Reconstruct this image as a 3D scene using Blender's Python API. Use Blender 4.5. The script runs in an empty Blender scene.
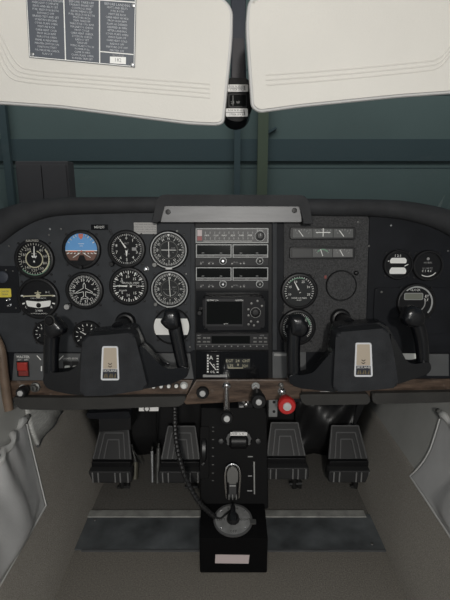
import bpy, bmesh, math, random
from mathutils import Vector, Matrix

random.seed(7)
SC = bpy.context.scene
COL = SC.collection
PI = math.pi
R_ = math.radians

# ---------------------------------------------------------------- camera, world, lights, exposure
H, PITCH, F = 0.80, 13.0, 450.0
CAM = Vector((0, 0, H))
cd = bpy.data.cameras.new('camera'); co = bpy.data.objects.new('camera', cd); COL.objects.link(co)
co.location = CAM; co.rotation_euler = (R_(90 - PITCH), 0, 0)
cd.sensor_fit = 'HORIZONTAL'; cd.sensor_width = 36; cd.lens = 36 * F / 450; cd.clip_start = .01; cd.clip_end = 200
SC.camera = co
W = bpy.data.worlds.new('world'); SC.world = W; W.use_nodes = True
W.node_tree.nodes['Background'].inputs[0].default_value = (.80, .92, 1.0, 1)
W.node_tree.nodes['Background'].inputs[1].default_value = .16
fl = bpy.data.lights.new('cabin_fill', 'POINT'); fl.energy = 38.0; fl.shadow_soft_size = .035; fl.color = (1, .965, .90)  # added fill, set well back to even out visor and panel brightness
flo = bpy.data.objects.new('cabin_fill', fl); COL.objects.link(flo); flo.location = (.05, -.72, 1.02)
f2 = bpy.data.lights.new('phone_flash', 'POINT'); f2.energy = 2.4; f2.shadow_soft_size = .012; f2.color = (1, .98, .95)
f2o = bpy.data.objects.new('phone_flash', f2); COL.objects.link(f2o); f2o.location = (.018, -.03, .835)
rl = bpy.data.lights.new('rear_window_light', 'AREA'); rl.shape = 'RECTANGLE'; rl.size = 1.0; rl.size_y = .5; rl.energy = 2.2; rl.color = (.93, .97, 1)
rlo = bpy.data.objects.new('rear_window_light', rl); COL.objects.link(rlo); rlo.location = (0, -1.0, 1.0); rlo.rotation_euler = (R_(80), 0, 0)
hl = bpy.data.lights.new('hangar_fill', 'AREA'); hl.shape = 'RECTANGLE'; hl.size = 16; hl.size_y = 1.5; hl.energy = 245; hl.color = (.92, 1, .98)  # unseen fill added overhead to brighten the hangar wall
hlo = bpy.data.objects.new('hangar_fill', hl); COL.objects.link(hlo); hlo.location = (0, 5.0, 6.0); hlo.rotation_euler = (R_(50), 0, 0)
SC.view_settings.view_transform = 'Standard'; SC.view_settings.look = 'None'
SC.view_settings.gamma = 1; SC.view_settings.use_curve_mapping = False
SC.view_settings.exposure = 0.0

# ---------------------------------------------------------------- pixel geometry
FWD = Vector((0, math.cos(R_(PITCH)), -math.sin(R_(PITCH))))
UPV = Vector((0, math.sin(R_(PITCH)), math.cos(R_(PITCH))))
def ray(px, py): return FWD + Vector((1, 0, 0)) * ((px - 225) / F) + UPV * ((300 - py) / F)
def atY(px, py, Y):
    d = ray(px, py); return CAM + d * (Y / d.y)
class Plane:
    """A flat face of the place: origin O, axes U (right), V (up), N (out towards the cabin)."""
    def __init__(s, O, tilt=0, yaw=0):
        s.O = Vector(O)
        rot = Matrix.Rotation(R_(yaw), 3, 'Z') @ Matrix.Rotation(R_(90 - tilt), 3, 'X')
        s.R = rot; s.U, s.V, s.N = rot.col[0].copy(), rot.col[1].copy(), rot.col[2].copy()
    def loc(s, px, py, off=0.0):
        d = ray(px, py); P0 = s.O + s.N * off
        k = (P0 - CAM).dot(s.N) / d.dot(s.N)
        q = CAM + d * k - s.O
        return Vector((q.dot(s.U), q.dot(s.V), off))
    def scale(s, px, py, off=0.0):
        return (s.loc(px + 1, py, off) - s.loc(px, py, off)).length
    def world(s, l): return s.O + s.U * l.x + s.V * l.y + s.N * l.z
    def mat(s, l): return Matrix.Translation(s.world(l)) @ s.R.to_4x4()

PANEL = Plane(CAM + FWD * .93, 5)

# ---------------------------------------------------------------- materials
MATS = {}
def srgb(r, g, b):
    f = lambda c: (c / 255) / 12.92 if c <= 10 else (((c / 255) + .055) / 1.055) ** 2.4
    return (f(r), f(g), f(b))
def mat(name, col, rough=.5, metal=0, bump=0, bscale=400, vary=0, vscale=12, spec=.5, sheen=0, stretch=None):
    if name in MATS: return MATS[name]
    m = bpy.data.materials.new(name); m.use_nodes = True; nt = m.node_tree; b = nt.nodes['Principled BSDF']
    b.inputs['Base Color'].default_value = (*col, 1); b.inputs['Roughness'].default_value = rough
    b.inputs['Metallic'].default_value = metal; b.inputs['Specular IOR Level'].default_value = spec
    if sheen: b.inputs['Sheen Weight'].default_value = sheen
    tc = nt.nodes.new('ShaderNodeTexCoord'); src = tc.outputs['Object']
    if stretch:
        mp = nt.nodes.new('ShaderNodeMapping'); mp.inputs['Scale'].default_value = stretch
        nt.links.new(src, mp.inputs['Vector']); src = mp.outputs['Vector']
    if bump:
        n = nt.nodes.new('ShaderNodeTexNoise'); n.inputs['Scale'].default_value = bscale; n.inputs['Detail'].default_value = 3
        bp = nt.nodes.new('ShaderNodeBump'); bp.inputs['Strength'].default_value = bump; bp.inputs['Distance'].default_value = .002
        nt.links.new(src, n.inputs['Vector']); nt.links.new(n.outputs['Fac'], bp.inputs['Height']); nt.links.new(bp.outputs['Normal'], b.inputs['Normal'])
    if vary:
        n2 = nt.nodes.new('ShaderNodeTexNoise'); n2.inputs['Scale'].default_value = vscale; n2.inputs['Detail'].default_value = 6
        mr = nt.nodes.new('ShaderNodeMapRange'); mr.inputs['From Min'].default_value = .3; mr.inputs['From Max'].default_value = .7
        mr.inputs['To Min'].default_value = 1 - vary; mr.inputs['To Max'].default_value = 1 + vary
        hs = nt.nodes.new('ShaderNodeHueSaturation'); hs.inputs['Color'].default_value = (*col, 1)
        nt.links.new(src, n2.inputs['Vector']); nt.links.new(n2.outputs['Fac'], mr.inputs['Value'])
        nt.links.new(mr.outputs[0], hs.inputs['Value']); nt.links.new(hs.outputs['Color'], b.inputs['Base Color'])
    MATS[name] = m; return m

M_panel = mat('panel_black_paint', (.036, .039, .044), .6, spec=.25, bump=.15, bscale=900, vary=.15, vscale=30)
M_crinkle = mat('panel_crinkle_paint', (.046, .046, .048), .6, spec=.35, bump=.7, bscale=550, vary=.5, vscale=300)
M_smooth = mat('panel_smooth_black', (.011, .012, .015), .55, spec=.15, vary=.2, vscale=20)
M_radio = mat('radio_column_black', (.014, .014, .015), .5, spec=.2)
M_subpanel = mat('grey_switch_panel', (.085, .088, .092), .5, bump=.1, bscale=700, vary=.12, vscale=25)
M_glare = mat('glareshield_vinyl', (.036, .037, .040), .65, spec=.2, bump=.25, bscale=500, vary=.2, vscale=18)
M_plate = mat('grey_anodised_plate', (.19, .19, .195), .45, .1, vary=.15, vscale=14, stretch=(1, 6, 1))
M_black = mat('black_plastic', (.010, .010, .011), .42, spec=.35)
M_gloss = mat('black_gloss', (.006, .006, .007), .18, spec=.3)
M_yoke = mat('yoke_black_plastic', (.0055, .006, .0078), .24, spec=.55, bump=.1, bscale=700)
M_yokepad = mat('yoke_grained_vinyl', (.025, .0265, .030), .6, spec=.2, bump=.3, bscale=600, vary=.2, vscale=40)
M_dial = mat('dial_black', (.008, .0085, .010), .6, spec=.2)
M_dialgrey = mat('dial_charcoal', (.024, .026, .027), .6, spec=.2)
M_white = mat('marking_white', (.86, .86, .84), .6)
M_grey = mat('marking_grey', (.30, .30, .30), .6)
M_cream = mat('marking_cream', (.55, .52, .38), .6)
M_green = mat('marking_green', (.16, .30, .21), .6)
M_red = mat('marking_red', (.50, .05, .035), .5)
M_orange = mat('marking_orange', (.65, .16, .08), .6)
M_sky = mat('horizon_blue', (.13, .36, .72), .5)
M_earth = mat('horizon_brown', (.15, .075, .055), .5)
M_chrome = mat('chrome', (.62, .62, .63), .22, 1)
M_cap = mat('satin_metal_cap', (.62, .62, .62), .35, .35)
M_alu = mat('brushed_aluminium', (.34, .345, .35), .38, .8, vary=.12, vscale=60)
M_rimgrey = mat('grey_rim', (.40, .41, .41), .45)
M_steel = mat('dull_steel', (.16, .16, .155), .45, .7)
M_redknob = mat('red_knob_plastic', (.48, .022, .022), .38)
M_redsw = mat('red_switch_plastic', (.36, .03, .022), .45)
M_wood = None
def wood():
    m = bpy.data.materials.new('worn_walnut_veneer'); m.use_nodes = True; nt = m.node_tree; b = nt.nodes['Principled BSDF']
    tc = nt.nodes.new('ShaderNodeTexCoord'); mp = nt.nodes.new('ShaderNodeMapping'); mp.inputs['Scale'].default_value = (9, 60, 9)
    n = nt.nodes.new('ShaderNodeTexNoise'); n.inputs['Scale'].default_value = 2.2; n.inputs['Detail'].default_value = 8; n.inputs['Roughness'].default_value = .7
    cr = nt.nodes.new('ShaderNodeValToRGB'); e = cr.color_ramp.elements
    e[0].position = .34; e[0].color = (.028, .015, .009, 1); e[1].position = .66; e[1].color = (.135, .090, .064, 1)
    n2 = nt.nodes.new('ShaderNodeTexNoise'); n2.inputs['Scale'].default_value = 45; n2.inputs['Detail'].default_value = 4
    c2 = nt.nodes.new('ShaderNodeValToRGB'); e2 = c2.color_ramp.elements
    e2[0].position = .60; e2[0].color = (0, 0, 0, 1); e2[1].position = .72; e2[1].color = (1, 1, 1, 1)
    mx = nt.nodes.new('ShaderNodeMixRGB'); mx.inputs[2].default_value = (.15, .12, .10, 1)
    L = nt.links.new
    L(tc.outputs['Object'], mp.inputs['Vector']); L(mp.outputs['Vector'], n.inputs['Vector']); L(n.outputs['Fac'], cr.inputs['Fac'])
    L(tc.outputs['Object'], n2.inputs['Vector']); L(n2.outputs['Fac'], c2.inputs['Fac']); L(c2.outputs['Color'], mx.inputs[0])
    L(cr.outputs['Color'], mx.inputs[1]); L(mx.outputs['Color'], b.inputs['Base Color']); b.inputs['Roughness'].default_value = .42
    return m
M_wood = wood()
M_tan = mat('tan_post_plastic', (.15, .105, .075), .5, vary=.35, vscale=25)
M_pad = mat('olive_grey_padding', (.042, .041, .039), .6, spec=.3, bump=.3, bscale=500, vary=.15, vscale=20)
M_visor = mat('cream_visor_vinyl', (.655, .637, .60), .6, spec=.2, bump=.12, bscale=350, vary=.03, vscale=9)
M_visoredge = mat('visor_piping_vinyl', (.60, .595, .59), .45)
M_placard = mat('slate_placard', (.075, .085, .105), .5)
M_paper = mat('white_paper', (.86, .85, .84), .7)
M_pink = mat('pinkish_label', (.62, .53, .53), .6)
M_yellow = mat('yellow_sticker', (.70, .58, .07), .5)
M_screen = mat('dark_screen', (.009, .010, .010), .15, spec=.06)
M_lcd = mat('grey_green_lcd', (.16, .17, .14), .4)
M_carpet = mat('grey_brown_carpet', (.34, .318, .287), .95, bump=1.0, bscale=700, vary=.22, vscale=420, spec=.1)
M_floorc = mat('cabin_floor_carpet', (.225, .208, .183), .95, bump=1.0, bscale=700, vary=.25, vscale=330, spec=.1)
M_carpet2 = mat('footwell_carpet', (.150, .142, .130), .95, bump=.8, bscale=800, vary=.22, vscale=220, spec=.1)  # footwell shade put partly into this darker carpet colour
M_riser = mat('dark_blue_vinyl_riser', (.092, .100, .106), .45, vary=.6, vscale=11)
M_vinyl = mat('grey_wall_vinyl', (.40, .40, .385), .6, bump=.2, bscale=400, vary=.06, vscale=15)
M_pocket = mat('grey_pocket_vinyl', (.53, .53, .535), .5, bump=.15, bscale=300, vary=.06, vscale=20)
M_piping = mat('pale_piping', (.60, .60, .59), .5)
M_fire = mat('black_firewall_cloth', (.010, .010, .011), .6, bump=.5, bscale=30)
M_pedal = mat('pedal_black_iron', (.036, .036, .037), .5, .0, spec=.3, bump=.15, bscale=300)
M_pedalrib = mat('pedal_worn_ridge', (.095, .095, .097), .5)
M_pedest = mat('pedestal_black_plastic', (.0055, .0055, .006), .55, spec=.08, bump=.15, bscale=500)
M_hang = mat('hangar_green_sheet', (.150, .192, .185), .7, vary=.1, vscale=.4)
M_hbeam = mat('hangar_dark_beam', (.075, .105, .115), .7)
M_hpost = mat('hangar_olive_post', (.13, .15, .10), .7)
M_hbox = mat('dark_brown_cabinet', (.105, .088, .092), .7)
M_hfloor = mat('hangar_concrete', (.12, .12, .12), .8, vary=.2, vscale=1)
M_badgewhite = mat('badge_rim_silver', (.72, .73, .76), .4)
M_badge = mat('badge_beige', (.46, .39, .31), .45)
M_badgeblue = mat('badge_navy', (.022, .024, .035), .4)
M_gold = mat('badge_gold', (.15, .12, .065), .45)
M_navy = mat('navy_strip', (.030, .036, .052), .5)

# ---------------------------------------------------------------- mesh builder
_TXT = {}
def text_geo(s, sp=1.0):
    key = (s, sp)
    if key not in _TXT:
        c = bpy.data.curves.new('lettering', 'FONT'); c.body = s; c.size = 1; c.align_x = 'CENTER'; c.align_y = 'CENTER'; c.resolution_u = 1; c.space_character = sp
        o = bpy.data.objects.new('lettering', c); me = bpy.data.meshes.new_from_object(o)
        _TXT[key] = ([v.co.copy() for v in me.vertices], [tuple(p.vertices) for p in me.polygons])
        bpy.data.objects.remove(o); bpy.data.curves.remove(c); bpy.data.meshes.remove(me)
    return _TXT[key]

def rrect(cx, cy, w, h, r, n=4):
    r = min(r, w / 2 - 1e-6, h / 2 - 1e-6); out = []
    for k, (sx, sy) in enumerate(((1, 1), (-1, 1), (-1, -1), (1, -1))):
        for i in range(n + 1):
            a = PI / 2 * (k + i / n)
            out.append((cx + sx * (w / 2 - r) + r * math.cos(a), cy + sy * (h / 2 - r) + r * math.sin(a)))
    return out
def rpoly(pts, r, n=4):
    """polygon with rounded corners"""
    out = []; N = len(pts)
    for i in range(N):
        p0, p1, p2 = Vector(pts[i - 1][:2]), Vector(pts[i][:2]), Vector(pts[(i + 1) % N][:2])
        a, b = (p0 - p1), (p2 - p1); rr = min(r, a.length * .45, b.length * .45)
        A, B = p1 + a.normalized() * rr, p1 + b.normalized() * rr
        for k in range(n + 1):
            t = k / n; q = A * (1 - t) ** 2 + p1 * 2 * t * (1 - t) + B * t * t
            out.append((q.x, q.y))
    return out
def area(p): return sum(p[i - 1][0] * p[i][1] - p[i][0] * p[i - 1][1] for i in range(len(p))) / 2
def spline(pts, n=8):
    P = [Vector(p) for p in pts]; out = []
    for i in range(len(P) - 1):
        a, b, c, d = P[max(i - 1, 0)], P[i], P[i + 1], P[min(i + 2, len(P) - 1)]
        for k in range(n):
            t = k / n
            out.append(.5 * ((2 * b) + (c - a) * t + (2 * a - 5 * b + 4 * c - d) * t * t + (3 * b - a - 3 * c + d) * t ** 3))
    out.append(P[-1]); return out

class MB:
    def __init__(s): s.bm = bmesh.new(); s.flat = False
    def prism(s, pts, z0, z1, bev=0, seg=2):
        pts = [(p[0], p[1]) for p in pts]
        if area(pts) < 0: pts = pts[::-1]
        bm = s.bm; n = len(pts)
        b = [bm.verts.new((x, y, z0)) for x, y in pts]; t = [bm.verts.new((x, y, z1)) for x, y in pts]
        top = bm.faces.new(t); bm.faces.new(b[::-1])
        for i in range(n): bm.faces.new((b[i], b[(i + 1) % n], t[(i + 1) % n], t[i]))
        s.flat = s.flat or bev > 0
        if bev: bmesh.ops.bevel(bm, geom=list(top.edges), offset=bev, segments=seg, affect='EDGES', profile=.5, clamp_overlap=True)
        return s
    def prism_both(s, pts, z0, z1, bev, seg=3):
        pts = [(p[0], p[1]) for p in pts]
        if area(pts) < 0: pts = pts[::-1]
        bm = s.bm; n = len(pts)
        b = [bm.verts.new((x, y, z0)) for x, y in pts]; t = [bm.verts.new((x, y, z1)) for x, y in pts]
        s.flat = True; top = bm.faces.new(t); bot = bm.faces.new(b[::-1])
        for i in range(n): bm.faces.new((b[i], b[(i + 1) % n], t[(i + 1) % n], t[i]))
        bmesh.ops.bevel(bm, geom=list(top.edges) + list(bot.edges), offset=bev, segments=seg, affect='EDGES', profile=.5, clamp_overlap=True)
        return s
    def pillow(s, pts, levels):
        """rounded solid: the outline shrunk about its centre at each (z, scale)"""
        pts = [Vector(p[:2]) for p in pts]
        if area(pts) < 0: pts = pts[::-1]
        c = sum(pts, Vector((0, 0))) / len(pts); n = len(pts)
        R = [[s.bm.verts.new((c.x + (p.x - c.x) * k, c.y + (p.y - c.y) * k, z)) for p in pts] for z, k in levels]
        for a, b in zip(R, R[1:]):
            for i in range(n): s.bm.faces.new((a[i], a[(i + 1) % n], b[(i + 1) % n], b[i]))
        s.bm.faces.new(R[0][::-1]); s.bm.faces.new(R[-1]); return s
    def box(s, x0, x1, y0, y1, z0, z1, bev=0):
        return s.prism([(x0, y0), (x1, y0), (x1, y1), (x0, y1)], z0, z1, bev)
    def lathe(s, prof, cx=0, cy=0, seg=32, close=False):
        bm = s.bm; rings = []
        for r, z in prof:
            if r < 1e-6: rings.append([bm.verts.new((cx, cy, z))])
            else: rings.append([bm.verts.new((cx + r * math.cos(2 * PI * i / seg), cy + r * math.sin(2 * PI * i / seg), z)) for i in range(seg)])
        pairs = list(zip(rings, rings[1:])) + ([(rings[-1], rings[0])] if close else [])
        for a, b in pairs:
            for i in range(seg):
                j = (i + 1) % seg
                if len(a) == 1: bm.faces.new((a[0], b[i], b[j]))
                elif len(b) == 1: bm.faces.new((a[i], a[j], b[0]))
                else: bm.faces.new((a[i], a[j], b[j], b[i]))
        return s
    def cyl(s, cx, cy, z0, z1, r, seg=24, bev=0):
        pr = [(0, z0), (r, z0), (r, z1 - bev)] + ([(r - bev * .3, z1 - bev * .3)] if bev else []) + [(r - bev, z1), (0, z1)]
        return s.lathe(pr, cx, cy, seg)
    def bar(s, x0, y0, x1, y1, w, z, w1=None, th=.0003):
        a, b = Vector((x0, y0)), Vector((x1, y1)); d = (b - a).normalized(); n = Vector((-d.y, d.x)); w1 = w if w1 is None else w1
        return s.prism([a - n * w / 2, b - n * w1 / 2, b + n * w1 / 2, a + n * w / 2], z, z + th)
    def arc(s, R0, R1, a0, a1, z, cx=0, cy=0, n=24, th=.0003):
        """flat band, angles clockwise from the top in degrees"""
        f = lambda r, a: (cx + r * math.sin(R_(a)), cy + r * math.cos(R_(a)))
        A = [a0 + (a1 - a0) * i / n for i in range(n + 1)]
        for a, b in zip(A, A[1:]): s.prism([f(R0, a), f(R0, b), f(R1, b), f(R1, a)], z, z + th)
        return s
    def ticks(s, R0, R1, n, w, z, a0=0, sweep=360, cx=0, cy=0):
        for i in range(n if abs(sweep) >= 360 else n + 1):
            a = R_(a0 + sweep * i / n); q = (math.sin(a), math.cos(a))
            s.bar(cx + q[0] * R0, cy + q[1] * R0, cx + q[0] * R1, cy + q[1] * R1, w, z)
        return s
    def text(s, t, x, y, z, size, rot=0, sx=1.0, sp=1.0):
        vs, fs = text_geo(t, sp); c, d = math.cos(rot), math.sin(rot)
        nv = [s.bm.verts.new((x + size * (v.x * sx * c - v.y * d), y + size * (v.x * sx * d + v.y * c), z)) for v in vs]
        for f in fs:
            try: s.bm.faces.new([nv[i] for i in f])
            except ValueError: pass
        return s
    def nums(s, lst, r, size, z, a0=0, step=30, radial=False):
        for i, t in enumerate(lst):
            a = R_(a0 + step * i)
            s.text(str(t), r * math.sin(a), r * math.cos(a), z, size, -a if radial else 0)
        return s
    def tube(s, pts, rad, seg=10, ell=None, caps=True):
        pts = [Vector(p) for p in pts]; n = len(pts); rad = rad if isinstance(rad, (list, tuple)) else [rad] * n
        T = [(pts[min(i + 1, n - 1)] - pts[max(i - 1, 0)]).normalized() for i in range(n)]
        ref = Vector((0, 0, 1)) if abs(T[0].z) < .9 else Vector((1, 0, 0))
        A = (ref - T[0] * ref.dot(T[0])).normalized(); rings = []
        for i in range(n):
            A = (A - T[i] * A.dot(T[i])).normalized(); B = T[i].cross(A)
            e = ell or (1, 1)
            rings.append([s.bm.verts.new(pts[i] + (A * math.cos(2 * PI * k / seg) * e[0] + B * math.sin(2 * PI * k / seg) * e[1]) * rad[i]) for k in range(seg)])
        for a, b in zip(rings, rings[1:]):
            for k in range(seg): s.bm.faces.new((a[k], a[(k + 1) % seg], b[(k + 1) % seg], b[k]))
        if caps: s.bm.faces.new(rings[0][::-1]); s.bm.faces.new(rings[-1])
        return s
    def quad(s, *p):
        s.bm.faces.new([s.bm.verts.new(q) for q in p]); return s
    def grid(s, rows):
        V = [[s.bm.verts.new(p) for p in r] for r in rows]
        for a, b in zip(V, V[1:]):
            for i in range(len(a) - 1): s.bm.faces.new((a[i], a[i + 1], b[i + 1], b[i]))
        return s
    def build(s, name, m, parent=None, sharp=38, mats=None):
        me = bpy.data.meshes.new(name); bmesh.ops.recalc_face_normals(s.bm, faces=s.bm.faces); s.bm.to_mesh(me); s.bm.free()
        me.materials.append(m)
        for q in mats or []: me.materials.append(q)
        for p in me.polygons: p.use_smooth = True
        me.set_sharp_from_angle(angle=R_(sharp))
        o = bpy.data.objects.new(name, me); COL.objects.link(o)
        if parent is not None: o.parent = parent
        if s.flat: w_ = o.modifiers.new('normals', 'WEIGHTED_NORMAL'); w_.keep_sharp = True; w_.weight = 80
        return o

def tag(o, label, cat, group=None):
    o['label'] = label; o['category'] = cat
    if group: o['group'] = group
    return o
def struct(o): o['kind'] = 'structure'; return o
def solid(o, th, off=-1):
    m = o.modifiers.new('thickness', 'SOLIDIFY'); m.thickness = th; m.offset = off; return o
def copy_tree(o, parent=None):
    c = o.copy(); COL.objects.link(c)
    if parent is not None: c.parent = parent
    for ch in list(o.children): copy_tree(ch, c)
    return c

class PT:
    """A thing standing on a plane: an Empty there; xy() turns a picture position on that plane into its local metres."""
    def __init__(s, plane, name, px, py, off, label, cat, group=None):
        s.pl, s.off = plane, off; s.o = plane.loc(px, py, off); s.s = plane.scale(px, py, off)
        s.e = bpy.data.objects.new(name, None); COL.objects.link(s.e); s.e.matrix_world = plane.mat(s.o); s.e.empty_display_size = .02
        tag(s.e, label, cat, group)
    def xy(s, px, py, dz=0.0):
        q = s.pl.loc(px, py, s.off + dz) - s.o; return (q.x, q.y)
    def poly(s, pts, dz=0.0): return [s.xy(a, b, dz) for a, b in pts]
    def rect(s, x0, y0, x1, y1, dz=0.0): return s.poly([(x0, y0), (x1, y0), (x1, y1), (x0, y1)], dz)
    def rr(s, x0, y0, x1, y1, r, dz=0.0):
        a, b = s.xy(x0, y1, dz), s.xy(x1, y0, dz); return rrect((a[0] + b[0]) / 2, (a[1] + b[1]) / 2, b[0] - a[0], b[1] - a[1], r * s.s)

# ---------------------------------------------------------------- THE SETTING: hangar
def wbox(name, m, x0, x1, y0, y1, z0, z1):
    return MB().box(x0, x1, y0, y1, z0, z1).build(name, m)
HY = 9.0
w = wbox('wall_back', M_hang, -14, 14, HY, HY + .2, -1.2, 6.5); struct(w)
struct(wbox('wall_side', M_hang, -14.2, -14, -6, HY, -1.2, 6.5)); struct(wbox('wall_side.001', M_hang, 14, 14.2, -6, HY, -1.2, 6.5))
struct(wbox('floor_concrete', M_hfloor, -14, 14, -6, HY, -1.4, -1.2))
def hz(py, Y=HY): return atY(225, py, Y).z
def hx(px, py, Y=HY): return atY(px, py, Y).x
struct(wbox('beam', M_hbeam, -14, 14, HY - .06, HY - .002, hz(161, HY - .06), hz(139, HY - .06)))
for k, (a, b, m) in enumerate(((7, 14, M_hbeam), (234, 240, M_hbeam), (257, 267, M_hpost))):
    struct(wbox('column', m, hx(a, 160), hx(b, 160), HY - .16, HY - .062, -1.2, 6))
st = MB()
for py in (168, 95, 70):
    st.box(-14, 14, HY - .006, HY - .001, hz(py) - .007, hz(py) + .007)
struct(st.build('trim_1', M_hbeam))
br = MB().tube([atY(262, 136, HY - .13), atY(276, 128, HY - .04)], .03, 6).build('hangar_brace', M_hbeam)
tag(br, 'short dark diagonal brace on the olive hangar post beyond the windshield', 'brace')
cab = bpy.data.objects.new('storage_cabinet', None); COL.objects.link(cab); cab.location = (hx(43, 180, HY - 1.2), HY - .9, -1.2)
tag(cab, 'dark brown cabinet against the hangar wall, seen through the windshield at left', 'cabinet')
cw = (hx(71, 180, HY - 1.2) - hx(19, 180, HY - 1.2)) / 2; ch = hz(161, HY - 1.2) + 1.2
MB().box(-cw, cw, -.3, .0, 0, ch, .02).build('body', M_hbox, cab)
MB().box(-cw + .03, -.01, -.33, -.302, .1, ch - .06, .006).build('door', M_hbox, cab)
MB().box(.01, cw - .03, -.33, -.302, .1, ch - .06, .006).build('door', M_hbox, cab)

# ---------------------------------------------------------------- THE SETTING: cabin shell
FX0, FX1 = -.352, .372            # cabin floor edges
def interp(tb, x):
    if x <= tb[0][0]: return tb[0][1]
    for (a, fa), (b, fb) in zip(tb, tb[1:]):
        if x <= b: return fa + (fb - fa) * (x - a) / (b - a)
    return tb[-1][1]
PROF = {'left': ((0, .350), (.14, .398), (.25, .430), (.33, .452), (.6, .50), (.78, .52)),
        'right': ((0, .373), (.18, .432), (.33, .475), (.6, .52), (.78, .54))}
def wall_x(side, Y, z):
    x = interp(PROF[side], z)
    return -x if side == 'left' else x
def wall(side):
    zc = .25 if side == 'left' else .19          # carpet ends, vinyl begins
    ZS = [-.02, 0, .05, .095, .12, .15, .18 if side == 'left' else .17, zc - .002, zc, zc + .001, .33, .45, .6, .68]
    rows = [[(wall_x(side, Y, z) + ((.002 if side == 'left' else -.002) if z < zc - .001 else 0), Y, z) for Y in (-.3, .3, .7, .90, .925, .95, 1.0, 1.06, 1.12, 1.17, 1.27)] for z in ZS]
    o = MB().grid(rows).build('wall_' + side, M_carpet, mats=[M_vinyl])
    for p in o.data.polygons:
        if p.center.z > zc: p.material_index = 1
    nx = sum(p.normal.x * p.area for p in o.data.polygons) * (1 if side == 'left' else -1)
    solid(o, .01, -1 if nx > 0 else 1); struct(o); return o
wall('left'); wall('right')
def floorY(py): q = ray(225, py); return H / -q.z * q.y
SY, SYT = floorY(550.5), floorY(515)
def slab(name, m, pts, z0, z1): return MB().prism(pts, z0, z1).build(name, m)
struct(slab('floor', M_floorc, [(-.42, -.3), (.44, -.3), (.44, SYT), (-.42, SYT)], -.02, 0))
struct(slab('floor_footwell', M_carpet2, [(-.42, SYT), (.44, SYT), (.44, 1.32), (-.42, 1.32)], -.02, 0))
struct(slab('trim_2', M_riser, [(FX0, SY), (FX1, SY), (FX1, SYT), (FX0, SYT)], .0002, .003))
tr2 = bpy.data.objects['trim_2']
for px, py in ((95, 521), (372, 545)):
    q = atY(px, py, floorY(py)); MB().lathe([(0, .003), (.004, .003), (.003, .0052), (0, .0058)], q.x, q.y, 10).build('screw', M_steel, tr2)
ap = MB().prism([(FX0, SYT - .013), (FX1 - .012, SYT - .013), (FX1 - .012, SYT + .012), (FX0, SYT + .012)], .0003, .006, .002)
struct(ap.build('trim_3', mat('worn_alu_trim', (.36, .36, .34), .5, .2, vary=.25, vscale=40)))
struct(MB().box(FX0 + .02, FX1, SY - .005, SY + .001, .0003, .004, .001).build('trim_4', M_subpanel))
fw = MB(); rows = []
for i in range(9):
    t = i / 8; rows.append([(-.46 + .94 * j / 24, 1.285 - .010 * math.sin(j * 1.9 + i * .7), -.01 + t * .66) for j in range(25)])
o = fw.grid(rows).build('wall_front', M_fire); solid(o, .01, 0); struct(o)
struct(MB().box(-.60, .60, .05, .78, 1.14, 1.16).build('ceiling', M_visor))
# windshield
def glass_mat():
    m = bpy.data.materials.new('windshield_acrylic'); m.use_nodes = True; nt = m.node_tree; nt.nodes.remove(nt.nodes['Principled BSDF'])
    out = nt.nodes['Material Output']; L = nt.links.new
    tr = nt.nodes.new('ShaderNodeBsdfTransparent'); tr.inputs[0].default_value = (.86, .90, .90, 1)
    gl = nt.nodes.new('ShaderNodeBsdfGlossy'); gl.inputs['Roughness'].default_value = .04
    di = nt.nodes.new('ShaderNodeBsdfDiffuse'); di.inputs[0].default_value = (.5, .52, .52, 1)
    fr = nt.nodes.new('ShaderNodeFresnel'); fr.inputs[0].default_value = 1.35
    mx = nt.nodes.new('ShaderNodeMixShader'); mx2 = nt.nodes.new('ShaderNodeMixShader')
    tc = nt.nodes.new('ShaderNodeTexCoord'); n = nt.nodes.new('ShaderNodeTexNoise'); n.inputs['Scale'].default_value = 14; n.inputs['Detail'].default_value = 9; n.inputs['Roughness'].default_value = .75
    cr = nt.nodes.new('ShaderNodeMapRange'); cr.inputs['From Min'].default_value = .55; cr.inputs['From Max'].default_value = .8; cr.inputs['To Max'].default_value = .10
    L(tc.outputs['Object'], n.inputs['Vector']); L(n.outputs['Fac'], cr.inputs['Value']); L(cr.outputs[0], mx2.inputs[0])
    L(fr.outputs[0], mx.inputs[0]); L(tr.outputs[0], mx.inputs[1]); L(gl.outputs[0], mx.inputs[2])
    L(mx.outputs[0], mx2.inputs[1]); L(di.outputs[0], mx2.inputs[2]); L(mx2.outputs[0], out.inputs[0]); return m
rows = []
def WS(s_, t): return Vector((s_ * (.66 - .08 * t), 1.20 - .47 * t - .10 * s_ * s_, .745 + .395 * t + .03 * math.sin(t * PI)))
for i in range(13): rows.append([WS(-1 + j / 12, i / 12) for j in range(25)])
o = MB().grid(rows).build('window_1', glass_mat()); struct(o)
for sg in (-1, 1):
    struct(MB().tube([WS(sg, t / 8) for t in range(9)], .022, 8).build('trim_5', M_vinyl))
# tan door post trim at the far left of the panel
pts = [PANEL.world(PANEL.loc(x, y, .02)) for x, y in ((-6, 335), (1, 350), (4, 375), (7, 398), (9, 410))]
struct(MB().tube(spline(pts, 4), .0095, 10).build('trim_6', M_tan))

# ---------------------------------------------------------------- INSTRUMENT PANEL
IP = PT(PANEL, 'instrument_panel', 225, 300, 0, 'wide black aircraft instrument panel with wood-grain lower strip', 'instrument panel')
def ppart(name, m, pts, z0, z1, bev=.001, r=0, seg=2):
    P = IP.poly(pts, z1)
    if r: P = rpoly(P, r * IP.s)
    return MB().prism(P, z0, z1, bev, seg).build(name, m, IP.e)
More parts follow.
